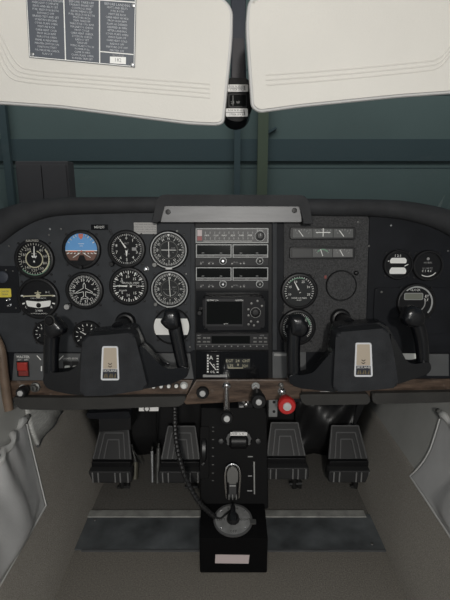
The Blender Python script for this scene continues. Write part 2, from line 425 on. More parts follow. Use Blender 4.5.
# back plate follows the glareshield arch
arch = [(-45, 300), (-30, 268), (-12, 246), (15, 228), (45, 214), (80, 209), (370, 209), (400, 212), (430, 222), (455, 238), (480, 262), (492, 300)]
ppart('back_plate', M_smooth, arch + [(492, 402), (-45, 402)], -.012, 0, .001)
ppart('flight_panel', M_panel, [(-40, 300), (-20, 255), (0, 240), (15, 230), (45, 216), (80, 212), (194, 212), (194, 352), (-40, 352)], .0002, .004, .0015, r=5)
ppart('radio_column', M_radio, [(195, 222), (272, 222), (272, 379), (195, 379)], .0002, .005, .001)
ppart('column_edge', M_panel, [(272.5, 222), (277, 222), (277, 350), (272.5, 350)], .0002, .006, .001)
ppart('column_edge', M_panel, [(190.5, 226), (195, 226), (195, 350), (190.5, 350)], .0045, .0065, .001)
ppart('engine_panel', M_crinkle, [(284, 216), (369, 216), (365, 352), (284, 352)], .0002, .004, .0015, r=3)
ppart('passenger_panel', M_smooth, [(370, 212), (400, 215), (430, 224), (455, 241), (480, 266), (490, 300), (490, 352), (366, 352)], .0002, .002, .001, r=3)
gb = ppart('glovebox_door', M_smooth, [(375, 288), (486, 288), (486, 346), (372, 346)], .0022, .006, .0015, r=3)
for yy in (318, 334):
    MB().prism(IP.rect(378, yy, 484, yy + 1.2, .0065), .006, .0072).build('ridge', M_smooth, gb)
lk = PANEL.loc(381.5, 292, .006)
ppart('switch_panel', M_subpanel, [(14, 353.5), (190, 353.5), (194, 379), (12, 381)], .0002, .005, .001)
ppart('switch_panel', M_subpanel, [(272.5, 352), (306, 352), (306, 380), (272.5, 379)], .0002, .004, .001)
ppart('placard_strip', M_grey, [(274, 353.5), (291, 353.5), (291, 356), (274, 356)], .0042, .0048, 0)
ppart('switch_panel', M_smooth, [(368, 353.5), (486, 353.5), (486, 379), (366, 379)], .0002, .003, .001)
ppart('placard_strip', M_white, [(397.5, 353.5), (416, 353.5), (416, 360), (397.5, 360)], .0032, .004, 0)
ppart('switch_cover', M_subpanel, [(427, 354), (449, 354), (449, 376), (427, 376)], .0032, .006, .001)
ppart('wood_strip', M_wood, [(8, 381), (193, 380), (186, 397), (8, 400)], .0002, .008, .002)
ppart('wood_strip', M_wood, [(300, 380), (486, 379), (486, 395), (303, 397)], .0002, .008, .002)
ppart('placard_strip', M_white, [(320, 391.5), (332, 391.3), (332, 393.5), (320, 393.7)], .0082, .009, 0)
ppart('center_control_panel', M_wood, [(196, 379.5), (297, 379.5), (303, 385), (300, 399), (186, 405), (183, 402)], .0002, .014, .003)
def padded(pts):
    P = rpoly(IP.poly(pts, .022), 3 * IP.s)
    MB().prism(P, -.03, .024, .008, 4).build('padded_edge', M_pad, IP.e)
padded([(12, 397), (60, 397.5), (187, 396), (182, 406), (60, 410), (19, 409)])
padded([(299, 394), (369, 393.5), (370, 404), (303, 405)])
padded([(371.5, 393), (486, 391), (486, 401), (373, 404)])
def screw(parent, x, y, z, r=.0026, m=M_steel):
    mb = MB().lathe([(0, z), (r, z), (r * .8, z + .0012), (0, z + .0016)], x, y, 10)
    mb.box(x - r * .7, x + r * .7, y - r * .12, y + r * .12, z + .0014, z + .0019)
    return mb.build('screw', m, parent)
for x, y, off in ((50, 229, .004), (49, 235, .004), (61, 229, .004), (177, 231, .004), (358, 222, .004), (391, 225.5, .002), (9, 246, .004), (369, 246, .002),
                  (287, 348, .004), (190, 347, .004), (16, 358, .005), (188, 366, .005), (186, 274, .004), (448, 251, .002)):
    c = IP.xy(x, y, off); screw(IP.e, c[0], c[1], off, .0022, M_alu if (x, y) in ((50, 229), (391, 225.5)) else M_steel)
c = IP.xy(381.5, 292, .006); screw(gb, c[0], c[1], .006, .0025)

# ---------------------------------------------------------------- glareshield with brow
GS = PT(PANEL, 'glareshield', 225, 205, 0, 'dark padded vinyl glareshield arching over the instrument panel', 'glareshield')
path = [(-60, 262, 330), (-45, 240, 300), (-28, 222, 268), (-12, 212.5, 252), (2, 207, 243), (15, 203, 233), (30, 200, 224), (48, 197.5, 217.5), (70, 196.5, 215), (100, 196.3, 214), (150, 196, 213), (230, 197, 213),
        (320, 198, 216), (360, 198.5, 216.5), (385, 199, 217.5), (405, 200, 220), (425, 203, 225), (440, 206, 231), (455, 210, 239), (470, 216, 250), (485, 226, 268), (500, 245, 300), (512, 262, 330)]
path = [tuple(v) for v in spline([Vector(p) for p in path], 3)]
rows = []
for px, yt, yb in path:
    vb = IP.xy(px, yb, .006); vt = IP.xy(px, yt, .02); h = vt[1] - vb[1]; xx = vb[0]; xt = vt[0]
    o_ = GS.o
    prof = [(xx, vb[1] + .002, -.011), (xx, vb[1], .004), (xx, vb[1] + h * .04, .013), (xx, vb[1] + h * .2, .020), (xx, vb[1] + h * .45, .0235), (xt, vb[1] + h * .72, .0225), (xt, vb[1] + h * .9, .017),
            (xt, vt[1] - .0004, .009), (xt, vt[1], -.01), (xt * .99, vt[1] - .004, -.10), (xt * .97, vt[1] - .02, -.27)]
    rows.append([(a - o_.x, b - o_.y, c) for a, b, c in prof])
g = MB().grid(rows).build('hood', M_glare, GS.e, sharp=80)
GZ = .024
brow = GS.poly([(151, 223), (157, 199), (160, 195.5), (164, 194.5), (300, 195), (305, 196), (308, 200), (314, 224), (303, 224), (300.5, 205), (164, 204.5), (160, 222)], .046)
MB().prism(rpoly(brow, 2 * GS.s, 3), .006, .046, .004, 3).build('brow', M_glare, GS.e)
bp = MB().prism(rpoly(GS.poly([(162.5, 204), (300.5, 204), (301.5, 222), (160.5, 222)], .036), .8 * GS.s), .006, .036, .0015).build('brow_plate', M_plate, GS.e)
for x, y in ((168, 212), (294.5, 210.5)):
    c = GS.xy(x, y, .036); MB().lathe([(0, .036), (.0052, .036), (.0045, .0375), (0, .038)], *c, 14).box(c[0] - .003, c[0] + .003, c[1] - .0005, c[1] + .0005, .038, .0384).build('screw', M_black, bp)

# ---------------------------------------------------------------- gauges
def base(px): return .004 if px < 194 or 284 <= px <= 368 else .002
def knob(t, x, y, z, r, h, m=M_black, name='knob'):
    return MB().lathe([(0, z), (r * .9, z), (r, z + h * .25), (r * .95, z + h * .85), (r * .75, z + h), (0, z + h)], x, y, 16).build(name, m, t.e)
def gauge(name, px, py, rp, label, cat, deco, group='round gauges on the instrument panel', k=.82, face=None, off=None, screws=4, rim=None):
    t = PT(PANEL, name, px, py, base(px) if off is None else off, label, cat, group); R = rp * t.s; r = R * k
    MB().lathe([(R, 0), (R, .004), (R * .975, .0065), (R * .94, .0075), (r * 1.04, .0075), (r, .0062), (r, .002), (r, 0)], seg=48).build('bezel', M_black, t.e)
    MB().cyl(0, 0, .0, .0032, r * 1.01, 48).build('dial', face or M_dial, t.e)
    if rim: MB().lathe([(r * 1.125, .0070), (r * 1.125, .0086), (r * 1.06, .0086), (r * 1.05, .0070)], seg=48, close=True).build('rim', rim, t.e)
    if screws:
        for i in range(screws):
            a = PI / 4 + i * PI / 2; q = R * 1.10
            screw(t.e, q * math.cos(a), q * math.sin(a), 0, .0027, M_black)
    deco(t, r, .0033); return t
def needle(t, a, r0, r1, w, z, m=M_white, w1=None, name='needle'):
    s_, c_ = math.sin(R_(a)), math.cos(R_(a))
    return MB().bar(s_ * r0, c_ * r0, s_ * r1, c_ * r1, w, z + .0006, w1 if w1 is not None else w * .4, .0006).build(name, m, t.e)
def hub(t, r, z, m=M_black): return MB().cyl(0, 0, z, z + .0016, r, 16).build('needle_hub', m, t.e)

def d_airspeed(t, r, z):
    MB().ticks(r * .84, r * .97, 36, r * .03, z).nums(['40', '60', '80', '100', '120', '140', '160', '180', '200'], r * .68, r * .26, z, 40, 36).text('AIRSPEED', 0, r * 1.1, .0077, r * .19).text('MPH', 0, r * .32, z, r * .15).build('markings', mat('marking_grey_cream', (.50, .49, .44), .6), t.e)
    MB().arc(r * .86, r * .93, 50, 150, z + .0001).arc(r * .48, r * .54, 20, 340, z).build('inner_scale', M_cream, t.e)
    MB().arc(r * .94, r * .99, 95, 230, z).build('green_arc', M_green, t.e)
    needle(t, 3, -r * .2, r * .78, r * .09, z); hub(t, r * .1, z)
    MB().bar(-r * .14, r * .2, 0, 0, r * .07, z).bar(r * .14, r * .2, 0, 0, r * .07, z).build('needle_tail', M_white, t.e)
def d_attitude(t, r, z):
    up = [(r * math.cos(a), r * math.sin(a)) for a in [R_(-4 + 188 * i / 30) for i in range(31)]]
    dn = [(r * math.cos(a), r * math.sin(a)) for a in [R_(184 + 172 * i / 30) for i in range(31)]]
    MB().prism(up, z, z + .0003).build('sky', M_sky, t.e); MB().prism(dn, z, z + .0003).build('ground', M_earth, t.e)
    z += .0004
    mk = MB().bar(-r, -r * .07, r, -r * .07, r * .05, z)
    for a in (-60, -45, -30, -20, 20, 30, 45, 60): mk.ticks(r * .82, r * .96, 1, r * .06, z, a, .001)
    for i, hw in ((.22, .1), (.36, .18)): mk.bar(-r * hw, r * i, r * hw, r * i, r * .025, z)
    for sg in (-1, 1): mk.bar(sg * r * .08, -r * .2, sg * r * .55, -r * .5, r * .035, z)
    for i in range(-4, 5):
        if i: mk.bar(i * r * .19, -r * .2, i * r * .23, -r * .26, r * .05, z)
    mk.build('markings', M_white, t.e)
    MB().prism([(-r * .16, r * .82), (r * .16, r * .82), (0, r * .62)], z, z + .0005).bar(-r * .14, r * .9, r * .14, r * .9, r * .12, z).build('roll_index', M_orange, t.e)
    ar = MB().bar(-r * .8, -r * .12, -r * .26, -r * .12, r * .06, z + .0006).bar(r * .8, -r * .12, r * .26, -r * .12, r * .06, z + .0006)
    ar.cyl(0, -r * .1, z + .0006, z + .0012, r * .05, 10); ar.build('miniature_aircraft', M_orange, t.e)
    MB().prism([(-r * .28, -r * .72), (r * .28, -r * .72), (r * .13, -r * .35), (-r * .13, -r * .35)], z, z + .001).prism(
        [(r * math.sin(R_(a)), r * math.cos(R_(a))) for a in range(132, 229, 4)], z, z + .001).build('mask', M_dial, t.e)
    knob(t, 0, -r * 1.08, .0076, r * .13, .008)
def d_alt(t, r, z):
    MB().ticks(r * .86, r * .97, 50, r * .018, z).ticks(r * .82, r * .97, 10, r * .035, z).nums(list('0123456789'), r * .68, r * .27, z, 0, 36).build('markings', M_white, t.e)
    MB().text('ALT', 0, r * .36, z, r * .17).text('100 FEET', r * .0, -r * .32, z, r * .1).box(r * .34, r * .62, -r * .1, r * .1, z, z + .0002).build('window', M_grey, t.e)
    needle(t, 326, -r * .1, r * .72, r * .12, z, w1=r * .03); needle(t, 182, -r * .05, r * .46, r * .18, z, w1=r * .04); hub(t, r * .1, z)
    knob(t, -r * .95, -r * .95, .003, r * .16, .01)
ROSE = ['N', '3', '6', 'E', '12', '15', 'S', '21', '24', 'W', '30', '33']
def d_vor(cross):
    def f(t, r, z):
        MB().ticks(r * .86, r * .98, 72, r * .015, z).ticks(r * .82, r * .98, 36, r * .025, z).nums(ROSE, r * .70, r * .2, z, 0, 30, True).build('compass_rose', M_white, t.e)
        MB().arc(r * .545, r * .56, 0, 360, z).build('inner_ring', M_steel, t.e)
        m = MB()
        for i in range(-4, 5):
            if i: m.cyl(i * r * .1, 0, z, z + .0003, r * .018, 6)
        m.text('NAV', r * .28, r * .12, z, r * .12).text('GS', r * .25, -r * .14, z, r * .1); m.build('deviation_scale', M_grey, t.e)
        needle(t, 0 if cross else 357, -r * .46, r * (.5 if cross else .72), r * .035, z, w1=r * .035, name='course_needle')
        if cross: needle(t, 90, -r * .46, r * .46, r * .035, z, w1=r * .035, name='glide_slope_needle'); MB().text('ILS', 0, -r * .36, z, r * .16).build('caption', M_grey, t.e)
        else: MB().arc(r * .40, r * .43, 110, 250, z).build('arc', M_grey, t.e)
        MB().prism([(-r * .07, r * .98), (r * .07, r * .98), (0, r * .82)], z + .0004, z + .001).build('lubber_mark', M_white, t.e)
        MB().bar(-r * .2, -r * 1.16, r * .2, -r * 1.16, r * .06, .0077).build('index_mark', M_white, t.e)
    return f
def d_turn(t, r, z):
    m = MB().bar(-r * .78, r * .12, r * .78, r * .16, r * .06, z + .0006).cyl(0, r * .14, z + .0004, z + .0014, r * .13, 12)
    m.bar(0, r * .14, 0, r * .42, r * .05, z + .0006).bar(-r * .18, r * .3, r * .18, r * .31, r * .05, z + .0006)
    for sg in (-1, 1): m.cyl(sg * r * .82, r * .12 + sg * r * .02, z, z + .0006, r * .05, 8)
    m.build('turn_aircraft', M_cream, t.e)
    n = MB()
    for sg in (-1, 1):
        n.bar(sg * r * .84, r * .14, sg * r * .98, r * .14, r * .07, z).bar(sg * r * .78, -r * .28, sg * r * .92, -r * .32, r * .07, z)
        n.text('L' if sg < 0 else 'R', sg * r * .72, -r * .52, z, r * .2)
    n.text('2 MIN', 0, -r * .72, z, r * .16).text('TURN COORDINATOR', 0, r * .0, z, r * .085).text('D.C.', r * .55, r * .34, z, r * .14)
    n.text('NO PITCH INFORMATION', 0, -r * .88, z, r * .08); n.build('markings', M_white, t.e)
    tube = [(-r * .72, -r * .12), (0, -r * .20), (r * .72, -r * .12), (r * .64, -r * .46), (0, -r * .56), (-r * .64, -r * .46)]
    MB().prism(rpoly(tube, r * .1), z, z + .0008, .0003).build('slip_tube', M_white, t.e)
    MB().lathe([(r * .14, z + .0008), (r * .12, z + .0022), (0, z + .0028)], 0, -r * .40, 16).build('slip_ball', M_gloss, t.e)
def d_dg(t, r, z):
    MB().ticks(r * .86, r * .97, 72, r * .015, z).ticks(r * .82, r * .97, 36, r * .028, z).nums(['33', 'N', '3', '6', 'E', '12', '15', 'S', '21', '24', 'W', '30'], r * .68, r * .27, z, -8, 30, True).build('compass_card', M_white, t.e)
    m = MB(); w_ = r * .03
    pl = [(0, .52), (.07, .38), (.07, .16), (.5, -.08), (.5, -.17), (.08, -.06), (.06, -.36), (.22, -.46), (.22, -.54), (0, -.5)]
    P = [(x * r, y * r) for x, y in pl]; P = P + [(-x, y) for x, y in P[::-1]][1:-1]
    for a, b in zip(P, P[1:] + P[:1]): m.bar(*a, *b, w_, z + .0005)
    m.build('aircraft_outline', M_white, t.e)
    knob(t, -r * 1.02, -r * .98, .004, r * .22, .016, M_chrome, 'heading_knob')
def d_vsi(t, r, z):
    MB().ticks(r * .84, r * .97, 40, r * .03, z).ticks(r * .74, r * .97, 12, r * .055, z, -90, 360).build('ticks', M_white, t.e)
    m = MB(); m.text('VERTICAL SPEED', r * .12, r * .2, z, r * .15).text('100 FT PER MIN', r * .14, r * .06, z, r * .09).text('UP', -r * .42, r * .28, z, r * .16).text('DOWN', -r * .36, -r * .28, z, r * .14)
    for s_, a in (('0', 270), ('5', 315), ('10', 355), ('15', 40), ('20', 90), ('15', 140), ('10', 185), ('5', 225)): m.text(s_, r * .58 * math.sin(R_(a)), r * .58 * math.cos(R_(a)), z, r * .24)
    m.build('numerals', M_white, t.e)
    needle(t, 272, -r * .2, r * .74, r * .1, z, w1=r * .05); hub(t, r * .09, z)
def d_small(num, na):
    def f(t, r, z):
        MB().ticks(r * .78, r * .96, 10, r * .05, z, -120, 240).nums(num, r * .58, r * .3, z, -110, 220 / max(1, len(num) - 1)).build('markings', M_white, t.e)
        needle(t, na, -r * .15, r * .66, r * .1, z); hub(t, r * .13, z)
    return f
gauge('airspeed_indicator', 35, 259, 20, 'airspeed dial with cream inner ring, top left of the flight instruments', 'gauge', d_airspeed)
gauge('attitude_indicator', 82, 249.5, 19.5, 'artificial horizon dial with blue sky and brown ground', 'gauge', d_attitude)
gauge('altimeter', 127, 249, 19, 'black altimeter dial with two white hands, right of the blue horizon', 'gauge', d_alt)
tv = gauge('course_indicator', 169, 250, 19.5, 'pale-rimmed course dial with crossed needles, upper of the two rimmed dials', 'gauge', d_vor(True), face=M_dialgrey, rim=M_rimgrey)
knob(tv, *tv.xy(155.5, 264.5), .004, .0055, .011, M_steel, 'course_knob')
gauge('turn_coordinator', 39, 298, 21, 'turn dial with white aeroplane bar and white slip tube', 'gauge', d_turn, k=.84)
gauge('heading_indicator', 85, 290.5, 19, 'compass heading dial with white aeroplane outline and silver knob', 'gauge', d_dg)
gauge('vertical_speed_indicator', 129, 286, 19.5, 'vertical speed dial with a white needle pointing left', 'gauge', d_vsi)
tv = gauge('course_indicator', 170, 289, 19.5, 'pale-rimmed course dial with single upright needle, lower of the two rimmed dials', 'gauge', d_vor(False), face=M_dialgrey, rim=M_rimgrey)
knob(tv, *tv.xy(156.5, 303.5), .004, .0045, .010, M_steel, 'course_knob')
gauge('suction_gauge', 46, 333, 12.5, 'small dial half hidden behind the leftmost yoke grip', 'gauge', d_small(['2', '4', '6', '8'], 60))
gauge('loading_gauge', 88, 335, 15, 'small dial peeking over the left yoke hub', 'gauge', d_small(['0', '2', '4', '6'], 300))
def d_blank(t, r, z):
    a = [(r * 1.05 * math.cos(x), r * 1.05 * math.sin(x)) for x in [R_(-28 + 56 * i / 12) for i in range(13)] + [R_(152 + 56 * i / 12) for i in range(13)]]
    MB().prism(a, .0076, .0082).build('white_band', M_white, t.e)
gauge('blanked_gauge', 172, 326, 18.5, 'blanked dial crossed by a broad white band behind the left yoke grip', 'gauge cover', d_blank, face=M_panel, k=.9)

# engine gauges
def d_manifold(t, r, z):
    MB().ticks(r * .84, r * .96, 24, r * .03, z, -120, 240).nums(['10', '15', '20', '25', '30', '35'], r * .66, r * .22, z, -110, 44).text('MANIFOLD PRESS', 0, -r * .46, z, r * .13).text('IN HG', 0, -r * .6, z, r * .11).build('markings', M_white, t.e)
    MB().arc(r * .84, r * .9, -50, 20, z + .0002).build('green_arc', M_green, t.e)
    needle(t, 332, -r * .12, r * .72, r * .1, z); hub(t, r * .09, z)
def d_tach(t, r, z):
    MB().ticks(r * .84, r * .96, 35, r * .03, z, -130, 260).nums(['0', '5', '10', '15', '20', '25', '30', '35'], r * .66, r * .24, z, -120, 34).text('RPM', 0, r * .3, z, r * .18).build('markings', M_white, t.e)
    MB().arc(r * .8, r * .9, 40, 80, z + .0002).build('green_arc', M_green, t.e)
    needle(t, 240, -r * .12, r * .7, r * .1, z); hub(t, r * .09, z)
gauge('manifold_pressure_gauge', 299, 291, 18.5, 'charcoal pressure dial with white needle, below the strip gauges', 'gauge', d_manifold, face=M_dialgrey)
gauge('tachometer', 297, 327, 18.5, 'engine speed dial behind the right yoke inner grip', 'gauge', d_tach, face=M_dial)
def d_none(t, r, z):
    MB().lathe([(r * .99, z), (r * .97, z + .0012), (r * .4, z + .002), (0, z + .0022)], seg=40).build('cap', M_crinkle, t.e)
gauge('gauge_hole_cover', 341, 285.5, 15.5, 'blank round black plate covering an empty gauge hole', 'gauge cover', d_none, k=.93, screws=0)
def d_stickers(t, r, z):
    for y0, y1, cut in ((.10, .52, 0), (-.72, -.22, 1)):
        P = [(-r * .62, y0 * r), (r * .60, y0 * r), (r * .66, (y0 + y1) / 2 * r), (r * .52, y1 * r), (-r * .52, y1 * r), (-r * .66, (y0 + y1) / 2 * r)]
        MB().prism(rpoly(P, r * .08), z, z + .0005).build('white_plate', M_white, t.e)
    MB().text('1 2 3', -r * .05, r * .68, z, r * .26).bar(r * .5, -r * .12, r * .78, r * .02, r * .06, z).bar(-r * .8, r * .25, -r * .7, r * .3, r * .06, z).build('markings', M_white, t.e)
gauge('fuel_quantity_gauge', 397.5, 264.5, 15, 'dark dial with two white plates, upper right of the panel', 'gauge', d_stickers, k=.86)
def d_dim(t, r, z):
    MB().cyl(0, r * .52, z, z + .0006, r * .11, 12).text('HOBBS', 0, r * .22, z, r * .2).text('QUARTZ', r * .0, -r * .22, z, r * .2).build('markings', M_grey, t.e)
    MB().text('0 1 4 6', -r * .05, -r * .42, z, r * .26).arc(r * .8, r * .86, 130, 210, z).build('counter', M_white, t.e)
gauge('hour_meter', 427, 265.5, 15.5, 'dim dark hour dial at the far right of the panel', 'gauge', d_dim, k=.84)
def d_clock(t, r, z):
    MB().arc(r * .90, r * .99, -40, 130, z).build('pale_arc', M_rimgrey, t.e)
    MB().prism(rrect(-r * .18, r * .38, r * 1.12, r * .42, r * .08), z, z + .0008).build('display_frame', M_grey, t.e)
    MB().prism(rrect(-r * .18, r * .38, r * 1.02, r * .33, r * .06), z + .0008, z + .0012).build('display', M_lcd, t.e)
    MB().text('ET', r * .62, r * .38, z, r * .22).text('LT', r * .62, r * .16, z, r * .2).text('CLOCK', -r * .1, r * .76, z, r * .18).build('markings', M_white, t.e)
    MB().arc(r * .5, r * .56, 60, 150, z).build('inner_arc', M_grey, t.e)
gauge('clock', 415.5, 302.5, 19.5, 'round clock with grey display above the right yoke outer grip', 'clock', d_clock, k=.86, off=.0062)

def strip_gauge(px0, py0, px1, py1, label, cells):
    t = PT(PANEL, 'strip_gauge', (px0 + px1) / 2, (py0 + py1) / 2, .004, label, 'gauge', 'rectangular strip gauges')
    P = t.rr(px0, py0, px1, py1, 2.2, .006); 
    MB().prism(P, 0, .006, .0015).build('bezel', M_black, t.e)
    wd = (px1 - px0 - 5) / 3
    for i, (c, na, gr) in enumerate(cells):
        a = px0 + 2.5 + wd * i
        w0 = MB().prism(t.rect(a + .4, py0 + 2, a + wd - .4, py1 - 2, .0066), .006, .0066).build('dial_window', c, t.e)
        x, y = t.xy(a + wd / 2, py1 - 3, .0068); r = (py1 - py0 - 4.5) * t.s
        if na is not None:
            m = MB().ticks(r * .75, r * .95, 5, r * .06, .0067, -60, 120, x, y).text('E', x - r * .9, y + r * .75, .0067, r * .3).text('F', x + r * .9, y + r * .75, .0067, r * .3); m.build('scale', M_grey, w0)
            if gr: MB().arc(r * .8, r * .95, -50, 50, .0069, x, y, 8).build('green_arc', M_green, w0)
            s_, c_ = math.sin(R_(na)), math.cos(R_(na))
            if na == 0:
                MB().bar(x, y, x, y + r, r * .1, .0070).bar(x - r * .9, y + r * .5, x + r * .9, y + r * .5, r * .1, .0070).build('needle', M_white, w0)
            else: MB().bar(x - s_ * r * .1, y, x + s_ * r * .85, y + c_ * r * .95, r * .09, .0070).build('needle', M_white, w0)
M_cellL = mat('strip_dial_grey', (.085, .088, .088), .5); M_cellD = mat('strip_dial_dark', (.035, .036, .037), .5); M_cellG = mat('strip_dial_pale', (.13, .13, .13), .5)
strip_gauge(290, 227, 356, 239.5, 'upper wide strip gauge with three needle windows', ((M_cellL, -38, 0), (M_cellL, 0, 0), (M_cellL, -38, 0)))
strip_gauge(289.5, 247, 355.5, 259, 'lower wide strip gauge with one blank window and green arc', ((M_cellD, None, 0), (M_cellL, -20, 1), (M_cellG, -30, 0)))

# ---------------------------------------------------------------- placards, switches, small knobs
def flat(name, x0, y0, x1, y1, off, m, label, cat, th=.0012, r=.6):
    t = PT(PANEL, name, (x0 + x1) / 2, (y0 + y1) / 2, off, label, cat)
    MB().prism(t.rr(x0, y0, x1, y1, r, th), 0, th, .0003).build('plate', m, t.e); return t
t = flat('registration_plate', 91, 224.5, 108, 230, .004, M_gloss, 'small black plate with white registration letters above the dials', 'placard')
MB().text('N5025S', 0, 0, .0014, 3.5 * t.s, 0, .9).build('lettering', M_white, t.e)
for x in (88.8, 110.2): c = t.xy(x, 231); screw(t.e, c[0], c[1], 0, .003, M_black)
t = flat('notice_placard', 134, 222.5, 156.5, 234, .004, mat('notice_grey', (.42, .41, .40), .6), 'pale grey notice plate with small print above the dials', 'placard')
M_print = mat('faded_print', (.13, .13, .135), .6)
m = MB()
for i, s_ in enumerate(('THIS AIRPLANE MUST BE', 'OPERATED AS A NORMAL', 'CATEGORY AIRPLANE IN', 'COMPLIANCE WITH LIMITS')): m.text(s_, 0, (3.6 - 2.4 * i) * t.s, .0014, 1.9 * t.s)
m.build('small_print', M_print, t.e)
t = flat('switch_plate', -12, 266, 17.5, 313, .004, M_smooth, 'dark plate with small toggles at the left end of panel', 'switch plate', .002, 2)
for x, y in ((9.5, 299.5), (10.5, 305)):
    q = t.xy(x, y, .002); MB().lathe([(0, .002), (.003, .002), (.003, .004), (.0013, .0045), (.002, .014), (0, .0155)], *q, 10).build('toggle', M_chrome, t.e)
q = t.xy(3, 277, .002); MB().cyl(*q, .002, .006, .012, 20, .001).build('round_knob', M_navy, t.e)
for x, y in ((13, 271), (6, 270), (16, 308)): c = t.xy(x, y, .002); screw(t.e, *c, .002, .0018)
t = flat('warning_sticker', -3, 288.5, 10.8, 297.3, .0061, M_yellow, 'yellow sticker at the left edge of the instrument panel', 'sticker', .0006, 1.2)
MB().text('CHECK', .002, .003, .0008, 2.6 * t.s).text('GEAR', .002, -.003, .0008, 2.6 * t.s).build('small_print', M_print, t.e)
t = PT(PANEL, 'silver_knob', 146.5, 269, .004, 'tiny silver knob between the altimeter and the rimmed dials', 'knob')  # plain silver knob, function unknown
MB().lathe([(0, 0), (.006, 0), (.0055, .002), (.0028, .003), (.0028, .008), (.0038, .009), (.003, .013), (0, .0135)]).build('cap', M_chrome, t.e)
for x, y, lb in ((309, 276.5, 'tiny black light left of the blank gauge cover'), (356, 273, 'tiny black light right of the blank gauge cover')):
    t = PT(PANEL, 'indicator_light', x, y, .004, lb, 'indicator light', 'panel lights'); MB().lathe([(0, 0), (.005, 0), (.005, .003), (.003, .006), (0, .007)], seg=14).build('lens', M_black, t.e)
t = flat('warning_placard', 324.3, 275.5, 326.8, 278.7, .004, mat('faded_tag_red', (.22, .05, .045), .6), 'tiny faded red tag beside the blank gauge cover', 'placard')

# master switch
t = PT(PANEL, 'master_switch', 23, 370, .005, 'red split rocker master switch low on the left', 'switch')
MB().prism(t.rr(17.2, 361.3, 28.4, 377, .6, .002), 0, .002, .0005).build('frame', M_black, t.e)
a, b = t.xy(18.2, 376, .004), t.xy(27.4, 362.3, .004)
ym = t.xy(23, 370)[1]
MB().prism([(a[0], ym), (b[0], ym), (b[0], b[1]), (a[0], b[1])], .002, .007, .0015).build('rocker', M_redsw, t.e)
MB().prism([(a[0] + .001, a[1]), (b[0], a[1]), (b[0], ym - .0008), (a[0] + .001, ym - .0008)], .002, .0045, .001).build('rocker', mat('faded_red_plastic', (.22, .03, .025), .5), t.e)
MB().text('MASTER', *t.xy(23, 357.0, .0004), .0004, 3.6 * t.s).build('lettering', M_white, t.e)
for x, s_ in ((19.5, 'ALT'), (26.5, 'BAT')): MB().text(s_, *t.xy(x, 359.9, .0004), .0004, 2.2 * t.s).build('lettering', M_white, t.e)
def rocker(px, lab, label):
    t = PT(PANEL, 'rocker_switch', px, 366, .005, label, 'switch', 'white rocker switches')
    MB().prism(t.rr(px - 3.4, 361.5, px + 3.4, 373.5, .5, .002), 0, .002, .0004).build('frame', M_black, t.e)
    MB().prism(t.rr(px - 2.4, 366, px + 2.4, 372.5, 1, .006), .002, .006, .001).build('rocker', M_white, t.e)
    MB().text(lab, *t.xy(px, 358.6, .0004), .0004, 2.6 * t.s).build('lettering', M_white, t.e)
rocker(67, 'LIGHTS', 'white rocker switch between the leftmost yoke grip and hub'); rocker(75, 'BCN', 'rocker switch just left of the left yoke hub')
m = PT(PANEL, 'switch_markings', 50, 362, .005, 'white bracket lines printed on the switch panel behind the leftmost grip', 'marking')
MB().bar(*m.xy(37, 355.5), *m.xy(41, 360), .0018, .0002).bar(*m.xy(63.5, 355.5), *m.xy(58, 361), .0018, .0002).bar(*m.xy(41.5, 366), *m.xy(41.5, 371), .0022, .0002).build('lines', M_white, m.e)
# primer
t = PT(PANEL, 'primer_knob', 26, 387.5, .008, 'silver-capped black push knob on the wood strip at left', 'knob')
MB().cyl(*t.xy(22.8, 387), 0, .006, .0058, 20, .001).build('lock_nut', M_rimgrey, t.e)
MB().lathe([(0, 0), (.006, 0), (.006, .016), (.0105, .018), (.0115, .022), (.0105, .034), (.009, .036), (0, .036)], .004, 0, 24).build('knob', M_black, t.e)
MB().lathe([(0, .0355), (.0062, .0355), (.0055, .038), (0, .0388)], .004, 0, 20).build('cap', M_cap, t.e)
t = PT(PANEL, 'ignition_switch', 35.5, 387, .008, 'small chrome key switch beside the primer knob', 'switch')
MB().lathe([(0, 0), (.011, 0), (.010, .004), (.007, .005), (.006, .012), (0, .0125)]).build('barrel', M_steel, t.e)
MB().box(-.001, .001, -.004, .004, .0125, .013).build('key_slot', M_black, t.e)
# breakers
names = ('first', 'second', 'third', 'fourth', 'fifth')
for i, x in enumerate((154, 161.5, 169, 176.5, 184)):
    r = .0072 if i == 4 else .0052
    t = PT(PANEL, 'circuit_breaker', x, 385.8 - i * .15, .008, ('large ringed white circuit breaker at the right end of its row' if i == 4 else
        names[i] + ' small white circuit breaker counting rightward from the left yoke hub'), 'circuit breaker', 'circuit breakers on the wood strip')
    MB().lathe([(0, 0), (r * 1.15, 0), (r * 1.1, .003), (r * .8, .0032), (0, .0032)], seg=18).build('collar', M_black if i < 4 else M_rimgrey, t.e)
    MB().lathe([(0, .003), (r * .75, .003), (r * .75, .007), (r * .6, .008), (0, .008)], seg=18).build('button', M_white, t.e)

